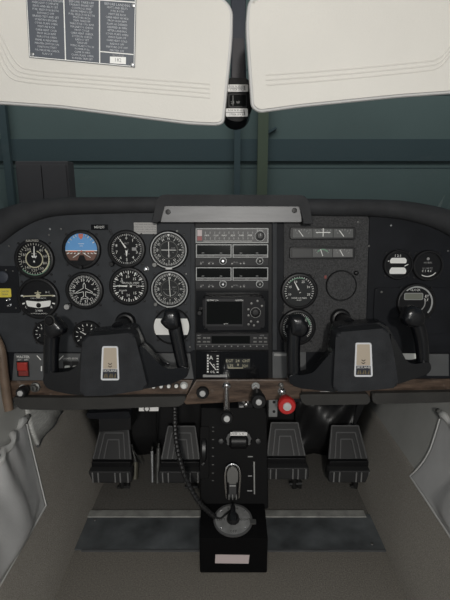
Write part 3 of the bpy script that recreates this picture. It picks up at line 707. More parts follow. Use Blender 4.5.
# ---------------------------------------------------------------- radio stack
RZ = .005
t = PT(PANEL, 'audio_panel', 232, 235.5, RZ, 'pale-bordered audio control panel with rows of small buttons, top of the radio column', 'radio panel')
MB().prism(t.rect(195.5, 228, 268.5, 243.2, .008), 0, .008, .0008).build('frame', M_rimgrey, t.e)
M_face = mat('radio_face_grey', (.085, .083, .085), .5); M_face2 = mat('radio_face_dark', (.030, .030, .032), .5, spec=.2)
MB().prism(t.rect(196.6, 229.1, 267.4, 242.1, .009), .008, .009, .0003).build('face', M_face, t.e)
for j, yy in enumerate((232.6, 238.3)):
    for i in range(11):
        x = 205.5 + i * 4.7
        bx, by = t.xy(x, yy, .0095); MB().box(bx - .0014, bx + .0014, by - .0028, by + .0022, .009, .0118, .0004).build('push_button', M_grey, t.e)
mk = MB()
for i, s_ in enumerate(('MKR', 'COM', 'NAV', 'ADF', 'DME', 'SPKR')): mk.text(s_, *t.xy(207 + i * 8.6, 235.5, .0092), .0092, 2.4 * t.s)
mk.text('AUDIO', *t.xy(260, 230.6, .0092), .0092, 2 * t.s).bar(*t.xy(203.5, 241), *t.xy(252, 241), .0006, .0091).build('lettering', M_white, t.e)
MB().prism(t.rect(197.6, 230, 202.2, 236), .009, .0096).build('marker_lamp', M_pink, t.e)
MB().prism(t.rect(197.6, 236.4, 202.2, 240.5), .009, .0098).build('marker_lamp', mat('lamp_faded_red', (.30, .07, .07), .5), t.e)
x, y = t.xy(260, 236, .009); MB().lathe([(0, .009), (.0095, .009), (.009, .013), (.006, .0135), (.0055, .022), (0, .0225)], x, y, 24).build('selector_knob', M_black, t.e)
MB().lathe([(.0095, .0092), (.0105, .0092), (.0105, .010), (.0095, .010)], x, y, 24, True).bar(x, y, x, y + .005, .001, .0225).build('knob_ring', M_rimgrey, t.e)
def navcom(y0, label):
    t = PT(PANEL, 'navigation_radio', 232, y0 + 11, RZ, label, 'radio', 'twin navigation radios')
    MB().prism(t.rect(195.5, y0, 268.5, y0 + 22, .007), 0, .007, .0006).build('case', M_face2, t.e)
    for a, b in ((195.9, 231.5), (232.6, 268.2)):
        MB().prism(t.rect(a, y0 + .3, b, y0 + 13.6, .008), .007, .0078, .0002).build('display_frame', M_rimgrey, t.e)
        MB().prism(t.rect(a + .9, y0 + 1.2, b - .9, y0 + 10.6, .0082), .0078, .0083).build('display', M_screen, t.e)
        MB().prism(t.rect(a + .9, y0 + 11.2, b - .9, y0 + 13.1, .0082), .0078, .0083).build('caption_strip', M_face, t.e)
    m = MB()
    for x in (203, 221, 241, 257): m.bar(*t.xy(x - 1.2, y0 + 9, .0085), *t.xy(x + 1.2, y0 + 9, .0085), .0012, .0084)
    m.build('digit_marks', M_grey, t.e)
    m = MB()
    for x, s_ in ((200.5, 'COMM'), (209, 'TEST'), (212.5, 'OFF'), (247, 'NAV'), (265, 'DME')): m.text(s_, *t.xy(x, y0 + 12.2, .0085), .0084, 2.0 * t.s)
    for x, s_ in ((202, 'OFF'), (211, 'VOL'), (236, 'PULL'), (244, 'ID')): m.text(s_, *t.xy(x, y0 + 18.5, .0072), .0072, 2.2 * t.s)
    m.build('lettering', M_grey, t.e)
    for x, in ((223,), (259.5,)):
        q = t.xy(x, y0 + 16.8, .008)
        MB().lathe([(0, .007), (.0068, .007), (.0065, .012), (.005, .0125), (0, .0125)], *q, 24).build('outer_knob', M_black, t.e)
        MB().lathe([(.0066, .0075), (.0078, .0075), (.0074, .0125), (.006, .0128)], *q, 24).build('knob_ring', M_rimgrey, t.e)
        MB().lathe([(0, .0125), (.0035, .0125), (.003, .019), (.002, .02), (0, .02)], *q, 16).build('inner_knob', M_chrome if x < 240 else M_steel, t.e)
    for x in (201, 209, 213, 232, 240.5, 244):
        q = t.xy(x, y0 + 19.5, .007); MB().cyl(*q, .007, .0095, .0016, 8).build('small_button', M_steel, t.e)
navcom(244, 'twin-window radio directly below the audio control panel')
navcom(267, 'twin-window radio directly above the handheld map display')
# GPS
G = PT(PANEL, 'satellite_navigator', 233, 313, RZ, 'black handheld map display with blank screen mounted in the radio column', 'navigator')
MB().prism(G.rect(196, 290.5, 268.5, 332.5, .002), 0, .002).build('recess', M_gloss, G.e)
MB().box(-.02, .02, -.03, -.02, .002, .014, .001).build('cradle', M_black, G.e)
body = [(204.2, 297), (262.5, 296.5), (265, 299), (264.5, 326), (262, 329), (206, 330), (203, 327), (202.6, 299)]
MB().prism_both(rpoly(G.poly(body, .032), 2.5 * G.s), .010, .036, .004).build('case', mat('navigator_case', (.016, .016, .018), .5, spec=.15), G.e)
q = G.xy(199.5, 313, .02); MB().lathe([(0, .004), (.006, .004), (.006, .02), (.004, .022), (0, .022)], *q, 14).build('clamp_knob', M_black, G.e)
MB().prism(G.rr(205.4, 299, 243.2, 326.3, .8, .0365), .036, .0366).build('screen_bezel', mat('navigator_bezel', (.03, .03, .032), .4, spec=.2), G.e)
MB().prism(G.rect(206.6, 301.5, 242.2, 324.2, .037), .0366, .0371).build('screen', M_screen, G.e)
MB().text('GPSMAP 296', *G.xy(212.5, 300.3, .037), .0372, 2.1 * G.s).text('GARMIN', *G.xy(239, 300.3, .037), .0372, 2.1 * G.s).text('garmin', *G.xy(226, 323.6, .037), .0374, 1.6 * G.s).build('lettering', M_white, G.e)
q = G.xy(255.5, 312.5, .0365); MB().lathe([(0, .036), (.0095, .036), (.0095, .038), (.006, .0395), (.0055, .0385), (0, .0388)], *q, 24).build('rocker_pad', M_black, G.e)
MB().lathe([(.0095, .0365), (.0105, .0365), (.0105, .0372), (.0095, .0372)], *q, 24, True).build('pad_ring', M_steel, G.e)
for x, y in ((251.5, 303.5), (257.5, 301), (248.5, 309.5), (248.5, 315.5), (251, 321.5), (257.8, 322), (262, 306), (248.6, 324.5), (254, 325.5)):
    c = G.xy(x, y, .0365); MB().lathe([(0, .036), (.0026, .036), (.0022, .0378), (0, .0382)], *c, 10).build('button', M_steel, G.e)
# ADF / DME box
t = PT(PANEL, 'automatic_direction_finder', 232, 341, RZ, 'slim dark radio with small keys, directly below the handheld map display', 'radio')
MB().prism(t.rect(195.8, 333.5, 268.5, 349.5, .009), 0, .009, .0008).build('case', M_face2, t.e)
MB().prism(t.rect(211.5, 336, 250, 343.5, .0094), .009, .0094).build('display', M_screen, t.e)
m = MB()
for i in range(11): m.bar(*t.xy(199.5 + i * 6.3, 346.3, .0096), *t.xy(200.7 + i * 6.3, 346.3, .0096), .0022, .0091)
m.text('NAV', *t.xy(199, 335.5, .0096), .0092, 2 * t.s).text('KHZ', *t.xy(262, 335.5, .0096), .0092, 2 * t.s).bar(*t.xy(196.5, 344.8, .0096), *t.xy(268, 344.8, .0096), .0005, .0091); m.build('markings', M_grey, t.e)
for x in (199, 204.5, 208.5, 255, 260.5, 265.5):
    for y in (338, 341.8):
        q = t.xy(x, y, .0096); MB().box(q[0] - .0034, q[0] + .0034, q[1] - .0016, q[1] + .0016, .009, .0108, .0004).build('key', M_steel, t.e)
# transponder box
t = PT(PANEL, 'engine_monitor', 232, 364, RZ, 'black box with silver lettered scale and small grey display, lowest in the radio column', 'radio')
MB().prism(t.rect(195.8, 351, 268.5, 378.8, .006), 0, .006, .0008).build('case', M_gloss, t.e)
MB().prism(t.rect(206.2, 353.5, 219.6, 375, .0074), .006, .0074, .0003).build('scale_plate', M_dial, t.e)
m = MB()
for i in range(7): m.bar(*t.xy(207, 355.5 + i * 2.7, .008), *t.xy(208.6, 355.5 + i * 2.7, .008), .0035, .0075).bar(*t.xy(216.6, 356 + i * 2.7, .008), *t.xy(218.6, 356 + i * 2.7, .008), .002, .0075)
m.text('A', *t.xy(211, 358, .008), .0076, 6 * t.s).text('2', *t.xy(214, 366, .008), .0076, 5 * t.s).bar(*t.xy(209.5, 362, .008), *t.xy(216, 370, .008), .0016, .0075).text('OIL', *t.xy(212.5, 372, .008), .0076, 3.4 * t.s)
m.build('scale_marks', M_white, t.e)
MB().prism(t.rect(225.3, 358, 250.7, 369.5, .0074), .006, .0074, .0004).build('display_frame', M_dial, t.e)
MB().prism(t.rect(226.3, 359, 249.7, 368.5, .0078), .0074, .0078).build('display', mat('display_black', (.02, .021, .02), .3), t.e)
m = MB()
for x, y, s_ in ((229.5, 361, 'EGT'), (237.5, 361, '24'), (246, 361, 'CHT'), (230.5, 366, 'L75'), (238, 365, '8'), (245, 366, '320')): m.text(s_, *t.xy(x, y, .008), .008, 4.0 * t.s)
m.bar(*t.xy(228, 368, .008), *t.xy(243, 368, .008), .0016, .008).build('digits', M_cream, t.e)
MB().prism(t.rect(203, 374.6, 227, 377.2, .0066), .006, .0066).build('label_strip', M_grey, t.e)

# ---------------------------------------------------------------- engine controls on the wood panel
def push_rod(name, px, py, kx, ky, rp, label, mk, mcap, collar=M_chrome, shaft=.004, style='plain', rk=.5, L=.026):
    t = PT(PANEL, name, px, py, .014, label, 'control knob', 'push-pull engine controls')
    # how far it must stand out for its end to be seen at (kx, ky)
    best = min((abs(PANEL.loc(kx, ky, .014 + d / 1000).y - t.o.y), d / 1000) for d in range(8, 200))[1]
    r = rp * PANEL.scale(kx, ky, .014 + best)
    MB().lathe([(0, 0), (.0085, 0), (.0085, .004), (.006, .006), (.006, .012), (0, .012)], seg=18).build('collar', collar, t.e)
    MB().lathe([(0, .012), (shaft, .012), (shaft, best - .02), (0, best - .02)], seg=14).build('shaft', M_chrome, t.e)
    L = max(L, .026) if style == 'plain' or L != .026 else .045
    if style == 'plain': pr = [(0, best - L), (r * .55, best - L), (r * .7, best - L * .6), (r, best - L * .3), (r, best - .003), (r * .85, best), (0, best)]
    else: pr = [(0, best - L), (r * .75, best - L), (r * .8, best - L * .4), (r, best - L * .35), (r, best - .003), (r * .88, best), (0, best)]
    MB().lathe(pr, seg=28).build('knob', mk, t.e)
    MB().lathe([(0, best - .001), (r * rk, best - .001), (r * rk * .9, best + .003), (0, best + .0036)], seg=20).build('cap', mcap, t.e)
    return t
push_rod('carburettor_heat_knob', 203, 390.5, 202.3, 393.5, 6.4, 'small black control knob, leftmost on the centre wood panel', M_black, M_cap)
push_rod('throttle_knob', 226.5, 385.5, 226, 418.5, 6.6, 'black control knob on a long chrome rod below the wood panel', M_black, M_cap, shaft=.0052)
push_rod('propeller_knob', 255.5, 386, 258.5, 402.0, 7.6, 'thick black control knob with silver button, beside the red knob', M_black, M_cap, collar=M_rimgrey, style='vernier', rk=.42)
push_rod('mixture_knob', 281.5, 391, 287.5, 406.5, 9, 'red control knob with silver button under the wood panel', M_redknob, M_cap, style='vernier', rk=.5, L=.030)
t = PT(PANEL, 'panel_stud', 281, 385, .014, 'small grey stud on the wood panel above the red knob', 'stud')
MB().lathe([(0, 0), (.006, 0), (.005, .004), (.003, .005), (.003, .010), (0, .011)], seg=14).build('cap', M_steel, t.e)
t = PT(PANEL, 'toggle_switch', 245.5, 401, .0, 'tiny silver toggle under the centre wood panel', 'switch')
MB().lathe([(0, 0), (.007, 0), (.007, .006), (.003, .008), (.0035, .024), (0, .026)], seg=14).build('lever', M_chrome, t.e)
MB().box(-.014, -.004, -.012, -.008, 0, .008, .001).build('tab', M_grey, t.e)
MB().box(-.016, .016, -.016, .022, -.01, .0, .002).build('bracket', M_black, t.e)
t = PT(PANEL, 'mounting_bracket', 273, 406.5, .002, 'grey metal bracket with two holes left of the red knob', 'bracket')
MB().prism(t.rr(268.6, 396.8, 277.6, 417, .8, .003), 0, .003, .0006).build('plate', M_alu, t.e)
for y in (402, 411.5): MB().cyl(*t.xy(274, y, .003), .003, .0036, .0032, 14).build('bolt_hole', M_black, t.e)

# ---------------------------------------------------------------- control yokes
YOFF = .125
def yoke(cx, cy, label, D):
    t = PT(PANEL, 'control_yoke', cx, cy, YOFF, label, 'control yoke', 'control yokes'); S = t.s
    cz = .022                                           # pad face above the arm plane
    MB().prism(rpoly(t.poly(D['pad'], cz), 5 * S, 5), -.016, cz, .006, 4).build('pad', M_yokepad, t.e)
    MB().prism(rpoly(t.poly(D['house'], -.02), 5 * S, 4), -.055, -.014, .004, 3).build('housing', M_yoke, t.e)
    # shaft to the panel
    sx, sy = D['shaft']; q = PANEL.loc(sx, sy, .004) - t.o
    MB().lathe([(0, -YOFF + .004), (.0135, -YOFF + .004), (.0135, -.05), (0, -.05)], q.x, q.y, 24).build('shaft', M_gloss, t.e)
    MB().lathe([(.0135, -YOFF + .005), (.021, -YOFF + .005), (.021, -YOFF + .010), (.018, -YOFF + .016), (.0145, -YOFF + .017)], q.x, q.y, 28).build('collar', M_black, t.e)
    for side in ('L', 'R'):
        MB().prism_both(rpoly(t.poly(D['arm' + side], .012), 3.5 * S, 4), -.014, .014, .009, 4).build('arm', M_yoke, t.e, 60)
        pts = []; rr = []
        for x, y, w_ in D['grip' + side]:
            a = t.xy(x, y, .004); pts.append(Vector((a[0], a[1], 0))); rr.append(w_ * S)
        P = spline([Vector((p.x, p.y, 0)) for p in pts], 5); Rr = [v.x for v in spline([Vector((r, 0, 0)) for r in rr], 5)]
        gp = MB().tube(P, Rr, 18, (1.25, 1.0) if False else (1, 1)).build('grip', M_yoke, t.e, 60)
        if D.get('head' + side):
            hd = D['head' + side]; MB().pillow(rpoly(t.poly(hd, .006), 4 * S, 5), ((-.016, .6), (-.014, .78), (-.008, .95), (0, 1), (.007, .97), (.012, .88), (.0155, .72), (.017, .5), (.0175, .2))).build('grip_head', M_yoke, t.e, 89)
        for bx, by, br, bm_ in D.get('btn' + side, ()):
            a = t.xy(bx, by, .02); MB().lathe([(0, .012), (br * S, .012), (br * S, .021), (br * .8 * S, .023), (0, .0235)], *a, 18).build('button', bm_, gp); MB().lathe([(br * S, .015), (br * 1.1 * S, .016), (br * 1.1 * S, .0195), (br * S, .0205)], *a, 22, True).build('button_ring', M_steel, gp)
    # badge
    bx, by = D['badge']; z = cz
    def bq(dx0, dy0, dx1, dy1, k0=1.0, k1=1.0, zz=z): return t.poly([(bx + dx0 * k0, by + dy0), (bx + dx1 * k0, by + dy0), (bx + dx1 * k1, by + dy1), (bx + dx0 * k1, by + dy1)], zz)
    MB().prism(rpoly(bq(-9, -17, 9, 17, .88, 1.03, z + .002), 2 * S), z - .001, z + .0022, .0006).build('badge_rim', M_badgewhite, t.e)
    bf = MB().prism(rpoly(bq(-7.2, -15.4, 7.2, 5.6, .88, .98, z + .003), 1 * S), z + .0022, z + .0026).build('badge_face', M_badge, t.e)
    MB().prism(bq(-7.3, 6, 7.3, 15.3, .98, 1.03, z + .003), z + .0022, z + .0026).build('badge_base', M_badgeblue, t.e)
    n = MB()
    c0 = t.xy(bx, by + 1, z + .003)
    for dy in (0, 2.6): n.bar(c0[0] - 1.8 * S, c0[1] + (1 - dy) * S, c0[0], c0[1] - (.4 + dy) * S, .7 * S, z + .0027).bar(c0[0] + 1.8 * S, c0[1] + (1 - dy) * S, c0[0], c0[1] - (.4 + dy) * S, .7 * S, z + .0027)
    n.build('emblem', M_dial, bf)
    c0 = t.xy(bx, by + 7.6, z + .003); MB().text('SKYLANE', *c0, z + .0028, 3.2 * S, 0, 1.0).build('lettering', M_white, t.e)
    n = MB()
    for i in range(5): a = t.xy(bx - 5.6 + i * 2.6, by + 14.4, z + .003); b = t.xy(bx - 4.6 + i * 2.6 - (i % 2) * 1.2, by + 10.4, z + .003); n.bar(*a, *b, 1.7 * S, z + .0027, .7 * S)
    n.build('badge_pattern', M_gold, t.e)
    return t
YL = dict(pad=[(82.5, 337), (133.5, 332.5), (141, 360), (148, 389), (110, 395.5), (79.5, 396.5)], house=[(86, 332), (133, 326), (141, 345), (150, 372), (140, 388), (84, 390), (80, 360)],
    shaft=(126, 322), badge=(110, 363.3),
    armL=[(84, 356), (73, 370.5), (57, 372.5), (45, 372), (43, 380), (45.5, 386.5), (52, 390), (70, 394), (84, 395)],
    gripL=[(50.5, 382, 7.0), (50.4, 372, 7.4), (50.4, 355, 7.4), (51, 340, 7.6), (52, 330, 8), (52.5, 324, 7)],
    headL=[(43.5, 318.5), (47, 315.8), (55, 315.8), (61, 321), (66.5, 328.5), (66, 333), (59, 337.5), (52, 340), (45, 336)],
    btnL=((49.2, 320.8, 4.6, M_gloss),),
    armR=[(139, 345), (144, 347), (165, 369), (177, 368), (186, 366), (189, 371), (187, 377), (172, 383.5), (148, 388), (142, 389)],
    gripR=[(183, 373, 5.6), (182, 364, 6.0), (179.6, 352, 6.4), (177.2, 340, 6.7), (174.8, 328, 7.0), (173, 319, 6.6), (172.5, 315, 5.5)],
    headR=[(159.5, 321.5), (163.5, 317), (164, 308.3), (177, 307.8), (180, 317), (181, 328), (172, 332), (165, 328)])
YR = dict(pad=[(336, 332.5), (388, 328), (394, 355), (399, 387.5), (360, 391.5), (333, 392)], house=[(336, 325), (384, 321.5), (392, 335), (401, 368), (395, 386), (336, 387), (330, 352)],
    shaft=(340, 318.5), badge=(363.5, 359.8),
    armL=[(337, 348), (331, 352), (313, 372.5), (302, 375), (290, 374), (288, 379), (290.5, 384.5), (300, 388), (332, 391.5), (338, 391)],
    gripL=[(294.3, 380, 6.3), (294, 370, 6.6), (293.6, 350, 6.8), (294.2, 336, 7.0), (295.2, 325, 7.2), (296, 319, 6)],
    headL=[(288.5, 318), (290, 314.3), (302.5, 314), (305, 319.5), (309.5, 327), (307.5, 334), (302, 338.5), (290, 336)],
    armR=[(390, 333), (394, 338), (407, 362.5), (416, 364), (429, 361), (431.5, 368), (428, 373.5), (412, 379), (396, 384.5)],
    gripR=[(424, 369, 5.8), (423.6, 358, 6.2), (422.5, 344, 6.6), (420, 331, 7.0), (417, 322, 7.0), (416, 318, 6)],
    headR=[(401, 320), (404.5, 309), (411, 305), (420, 307), (425.5, 314.5), (425, 324), (417, 328.5), (405, 326)])
yoke(112, 362, 'left control yoke, with a push button on top of its outer grip', YL)
yoke(364, 360, 'right control yoke, in front of the engine dials and glovebox', YR)

# ---------------------------------------------------------------- sun visors
VIS = Plane((0, .56, 1.0), -6)
def visor(px, py, label, outline, lines, rod):
    t = PT(VIS, 'sun_visor', px, py, 0, label, 'sun visor', 'cream sun visors'); S = t.s
    P = rpoly(t.poly(outline), 11 * S, 8)
    MB().prism_both(P, -.012, .0, .0045, 3).build('panel', M_visor, t.e)
    MB().tube([(x, y, -.006) for x, y in P + [P[0]]], .0036, 8, caps=False).build('piping', M_visoredge, t.e)
    m = MB()
    for ln in lines:
        q = spline([Vector((*t.xy(*p), -.0003)) for p in ln], 4); m.tube(q, .0012, 6)
    m.build('embossed_lines', M_visor, t.e)
    m = MB()
    for x in rod:
        a = t.xy(x, outline[0][1] + 6); m.tube([(a[0], a[1] - .02, -.014), (a[0], a[1] + .03, -.014), (a[0], 1.15 - .995 + .03, -.03)], .005, 10)
    m.build('hinge_rod', M_chrome, t.e)
    return t
vl = visor(100, 40, 'cream sun visor carrying a slate checklist placard', [(-60, -28), (160, -8), (220, -2), (230, 9), (229.5, 40), (221.5, 121), (216, 122.5), (190, 121.5), (60, 105), (0, 101), (-60, 99)],
    [[(-60, 2 + k * 4), (-12 - k * 2, 15 + k * 4), (2 - k * 2.4, 37 + k * 4), (16 - k * 3, 62 + k * 4), (32 - k * 2, 70 + k * 4), (90, 75 + k * 4.2), (210, 84 + k * 4.6)] for k in range(4)], (-30, 190))
vr = visor(350, 40, 'plain cream sun visor without any placard', [(251.5, -4), (300, -10), (510, -30), (510, 86), (450, 90.5), (400, 94), (300, 104), (260, 109.5), (254, 105.5), (248.5, 25)],
    [[(266, 75 + k * 5), (330, 70.5 + k * 4.8), (420, 62 + k * 4.6), (437, 59 + k * 4.5), (447, 50 + k * 4.5), (470, 20 + k * 4)] for k in range(3)], (300, 480))
# checklist placard
ck = PT(VIS, 'checklist_placard', 82, 26, .0008, 'dark slate checklist placard with three text columns on the left visor', 'placard')
MB().prism(ck.poly([(25.5, -14), (136.5, -7), (135, 67.5), (29.5, 57.5)]), -.0002, .001).build('plate', M_placard, ck.e)
S = ck.s; m = MB()
def lerp(a, b, t): return a + (b - a) * t
def cxy(u, v):   # u,v in 0..1 across / down the plate
    xt, yt, xb, yb = lerp(25.5, 136.5, u), lerp(-14, -7, u), lerp(29.5, 135, u), lerp(57.5, 67.5, u)
    return ck.xy(lerp(xt, xb, v), lerp(yt, yb, v))
rot = -math.atan2(9, 108)
for u in (.345, .668): a, b = cxy(u, .14), cxy(u, .985); m.bar(*a, *b, 1.0 * S, .001)
a, b = cxy(.01, .13), cxy(.99, .13); m.bar(*a, *b, .9 * S, .001)
a, b = cxy(.672, .83), cxy(.985, .83); m.bar(*a, *b, .9 * S, .001)
for q in (((.008, .01), (.008, .99)), ((.992, .01), (.992, .99)), ((.008, .99), (.992, .99)), ((.008, .01), (.992, .01))): m.bar(*cxy(*q[0]), *cxy(*q[1]), .6 * S, .001)
m.build('rules', M_white, ck.e)
C1 = ['BEFORE STARTING ENGINE', 'PREFLIGHT COMPLETE', 'SEATS AND BELTS SET', 'FUEL SELECTOR BOTH', 'AVIONICS OFF', 'BRAKES TEST AND SET', 'STARTING ENGINE', 'COWL FLAPS OPEN', 'MIXTURE RICH', 'CARB HEAT COLD', 'PROP HIGH RPM', 'THROTTLE OPEN', 'PRIME AS REQUIRED', 'MASTER SWITCH ON', 'IGNITION START', 'OIL PRESSURE CHECK', 'FLAPS UP']
C2 = ['BEFORE TAKEOFF', 'PARKING BRAKE SET', 'CONTROLS FREE', 'INSTRUMENTS SET', 'FUEL SELECTOR BOTH', 'MIXTURE RICH', 'TRIM TAKEOFF', 'THROTTLE 1700 RPM', 'MAGNETOS CHECK', 'PROP CYCLE', 'CARB HEAT CHECK', 'SUCTION CHECK', 'RADIOS SET', 'TAKEOFF', 'WING FLAPS 0 TO 20', 'POWER FULL', 'CLIMB 90 MPH', 'COWL FLAPS OPEN', 'RUDDER TRIM SET']
C3 = ['BEFORE LANDING', 'SEATS AND BELTS', 'FUEL BOTH', 'MIXTURE RICH', 'CARB HEAT AS REQ', 'PROP HIGH RPM', 'FLAPS AS DESIRED', 'AIRSPEED 80 MPH', 'AFTER LANDING', 'COWL FLAPS OPEN', 'WING FLAPS UP', 'CARB HEAT COLD', 'RADIOS OFF', 'MIXTURE CUT OFF', 'MASTER OFF']
m = MB(); m.text('PILOTS CHECK LIST', *cxy(.66, .075), .0012, 3.2 * S, rot)
for u, cl, v1 in ((.175, C1, .93), (.505, C2, .95), (.83, C3, .80)):
    for i, s_ in enumerate(cl):
        m.text(s_, *cxy(u, .18 + (v1 - .18) * i / (len(cl) - 1)), .0012, (3.1 if i == 0 else 2.55) * S, rot)
m.build('lettering', mat('placard_print', (.50, .52, .55), .6), ck.e)
MB().prism([cxy(.765, .885), cxy(.915, .875), cxy(.915, .97), cxy(.765, .975)], .001, .0013).build('emblem', M_white, ck.e)
MB().text('SKYLANE', *cxy(.84, .86), .0013, 3.0 * S, rot).text('182', *cxy(.84, .925), .0015, 5 * S, rot).build('emblem_lettering', M_grey, ck.e)
for u, v in ((.035, .955), (.975, .175), (.975, .97)):
    q = cxy(u, v); MB().lathe([(0, .0008), (2.2 * S, .0008), (1.6 * S, .0022), (0, .0026)], *q, 14).build('rivet', M_alu, ck.e)

# ---------------------------------------------------------------- compass on its post
CP = Plane(atY(238, 100, .74), 4)
cp = PT(CP, 'magnetic_compass', 238, 100, 0, 'black hanging compass with white correction cards between the visors', 'compass'); S = cp.s
body = [(225.5, 78), (250.5, 78), (253, 104), (251, 112.5), (246, 119), (238, 122), (229, 120), (223.5, 114), (222.5, 105)]
MB().prism_both(rpoly(cp.poly(body, .014), 4 * S, 4), -.045, .014, .008, 4).build('housing', M_gloss, cp.e)
MB().prism(cp.rr(228, 93, 247.5, 107.5, 2, .016), .013, .0155, .0008).build('window_bezel', M_black, cp.e)
MB().prism(cp.rr(229.5, 94.5, 246, 106, 1.5, .017), .0155, .0160).build('compass_card', M_screen, cp.e)
MB().text('24', *cp.xy(232.5, 102.5, .0165), .0163, 3.4 * S).text('W', *cp.xy(238, 102.5, .0165), .0163, 3.6 * S).build('card_numerals', M_grey, cp.e)
MB().bar(*cp.xy(233, 95.5, .0165), *cp.xy(233, 105.5, .0165), .0008, .0164).build('lubber_line', M_grey, cp.e)
for y0, y1, x0, x1 in ((84.3, 91.6, 227.5, 248.3), (108.2, 116.5, 225.8, 248)):
    c = MB().prism(cp.rr(x0, y0, x1, y1, 1.2, .0155), .0135, .015, .0004).build('correction_card', M_paper, cp.e)
    m = MB(); yy = (y0 + y1) / 2
    m.text('FOR N 30 60 E', *cp.xy((x0 + x1) / 2 - .5, y0 + 2.1, .0155), .0152, 2.6 * S).text('STEER 359 30', *cp.xy((x0 + x1) / 2, y1 - 2, .0155), .0152, 2.6 * S).bar(*cp.xy(x0, yy, .0155), *cp.xy(x1 - 3, yy, .0155), .0006, .0151)
    m.bar(*cp.xy(x1 - 4.2, y0 + 1.4, .0155), *cp.xy(x1 - 3.2, y1 - 1.4, .0155), .0012, .0151)
    m.build('lettering', M_print, c)
post = cp.poly([(230.5, 84), (246.5, 84), (245, 40), (247, -40), (230, -40), (231.5, 40)], -.01)
MB().prism(post, -.022, -.010, .002).build('post', M_navy, cp.e)
MB().prism(cp.poly([(231.5, 78), (244.5, 78), (244, 38), (233, 38)], -.008), -.010, -.0075, .001).build('post_cover', mat('post_cover_dark', (.05, .048, .055), .55), cp.e)

# ---------------------------------------------------------------- rudder pedals
def make_pedal():
    pl = Plane(atY(112, 458, 1.12), 34)
    t = PT(pl, 'rudder_pedal', 112, 458, 0, '', 'rudder pedal', 'rudder pedals'); S = t.s
    trap = lambda k, yb, yt: [(-20 * k * S, yb * S), (20 * k * S, yb * S), (14.2 * k * S, yt * S), (-14.2 * k * S, yt * S)]
    T = 33
    tr = MB().prism(trap(1, 0, T), -.008, 0, .001).build('tread', M_pedal, t.e)
    m = MB()
    for wb, wt, yt in ((18.6, 13.6, T - 1), (13.2, 9.6, T - 7.5), (8, 5.6, T - 14)):
        p = [(-wb * S, .6 * S), (-wt * S, yt * S), (wt * S, yt * S), (wb * S, .6 * S)]
        for a, b in zip(p, p[1:]): m.bar(*a, *b, 1.1 * S, -.0002, th=.0035)
    m.build('ridges', M_pedalrib, tr)
    # toe bar below, facing the cabin
    rx = Matrix.Rotation(R_(-34), 4, 'X')
    def V3(m_): 
        bmesh.ops.rotate(m_.bm, cent=(0, 0, 0), matrix=Matrix.Rotation(R_(34), 3, 'X'), verts=m_.bm.verts[:]); return m_
    b = MB().prism_both(rrect(0, -12 * S, 43 * S, 13 * S, 3 * S), -.002, .034, .004); V3(b).build('toe_bar', M_pedal, t.e)
    mm = MB().prism_both(rrect(0, -5 * S, 39 * S, 10 * S, 1 * S), -.026, .012, .002); V3(mm).build('hinge', M_black, t.e)
    for x in (-16.5, -11, 5.5, 10.5, 18):
        c = MB().prism_both(rrect(x * S, -12 * S, 1.3 * S, 11 * S, .6 * S), .030, .0365, .001); V3(c).build('rib', mat('rib_highlight', (.24, .24, .24), .4), t.e)  # pale grey stands in for the highlights along the toe bar ribs
    c = MB().tube([(6 * S, -19 * S, -.004), (9 * S, -27 * S, .0), (9 * S, -37 * S, .004)], 3.0 * S, 10).tube([(14 * S, -19 * S, -.006), (14.5 * S, -36 * S, .004)], 2.3 * S, 8).tube([(4 * S, -31 * S, .002), (17 * S, -30 * S, .002)], 2.2 * S, 8)
    V3(c).build('linkage', mat('linkage_dark_steel', (.03, .03, .03), .3, .4), t.e)
    c = MB().tube([(0, -6 * S, -.018), (0, -2 * S, -.10)], .009, 10); V3(c).build('pivot_arm', M_black, t.e)
    return t
pd = make_pedal()
locs = [(112, 459.5, 'leftmost rudder pedal, beside the left carpeted wall'), (180.5, 459.5, 'rudder pedal behind the black hose, left of the pedestal'),
        (286, 456, 'rudder pedal directly right of the black pedestal'), (348, 459, 'rightmost rudder pedal, beside the right carpeted wall')]
for i, (x, y, lb) in enumerate(locs):
    o = pd.e if i == 0 else copy_tree(pd.e)
    o.location = atY(x, y, 1.12); o['label'] = lb
# brake cylinders and rods between the left pedals
def strut(name, pts, r, m, label, cat, fit=None):
    o = bpy.data.objects.new(name, None); COL.objects.link(o); o.location = pts[0]; tag(o, label, cat)
    MB().tube([Vector(p) - Vector(pts[0]) for p in pts], r, 12).build('barrel', m, o)
    if fit:
        a = Vector(pts[-1]) - Vector(pts[0]); MB().tube([a, a + fit], r * .45, 8).build('piston_rod', M_steel, o)
    return o
strut('brake_cylinder', [atY(135, 479, 1.14), atY(135.5, 462, 1.16)], .009, mat('olive_cylinder', (.11, .105, .08), .5, .3), 'olive brake cylinder right of the leftmost pedal', 'cylinder', Vector((-.012, .01, .05)))
strut('pedal_rod', [atY(152.5, 482, 1.12), atY(152, 451, 1.15)], .0052, M_alu, 'bright silver rod standing left of the second pedal', 'rod', Vector((.001, .003, .012)))
strut('pedal_rod', [atY(157.5, 483, 1.125), atY(158.5, 448, 1.155)], .006, M_steel, 'dull steel rod touching the second pedal', 'rod', Vector((.001, .003, .012)))
strut('pedal_link', [atY(143, 464, 1.17), atY(131, 447, 1.15)], .0018, M_steel, 'thin steel link slanting beside the leftmost pedal', 'link')
strut('control_cable', [atY(156.5, 445, 1.16), atY(156.5, 405, 1.0)], .0022, M_black, 'thin dark cable dropping from under the panel', 'cable')

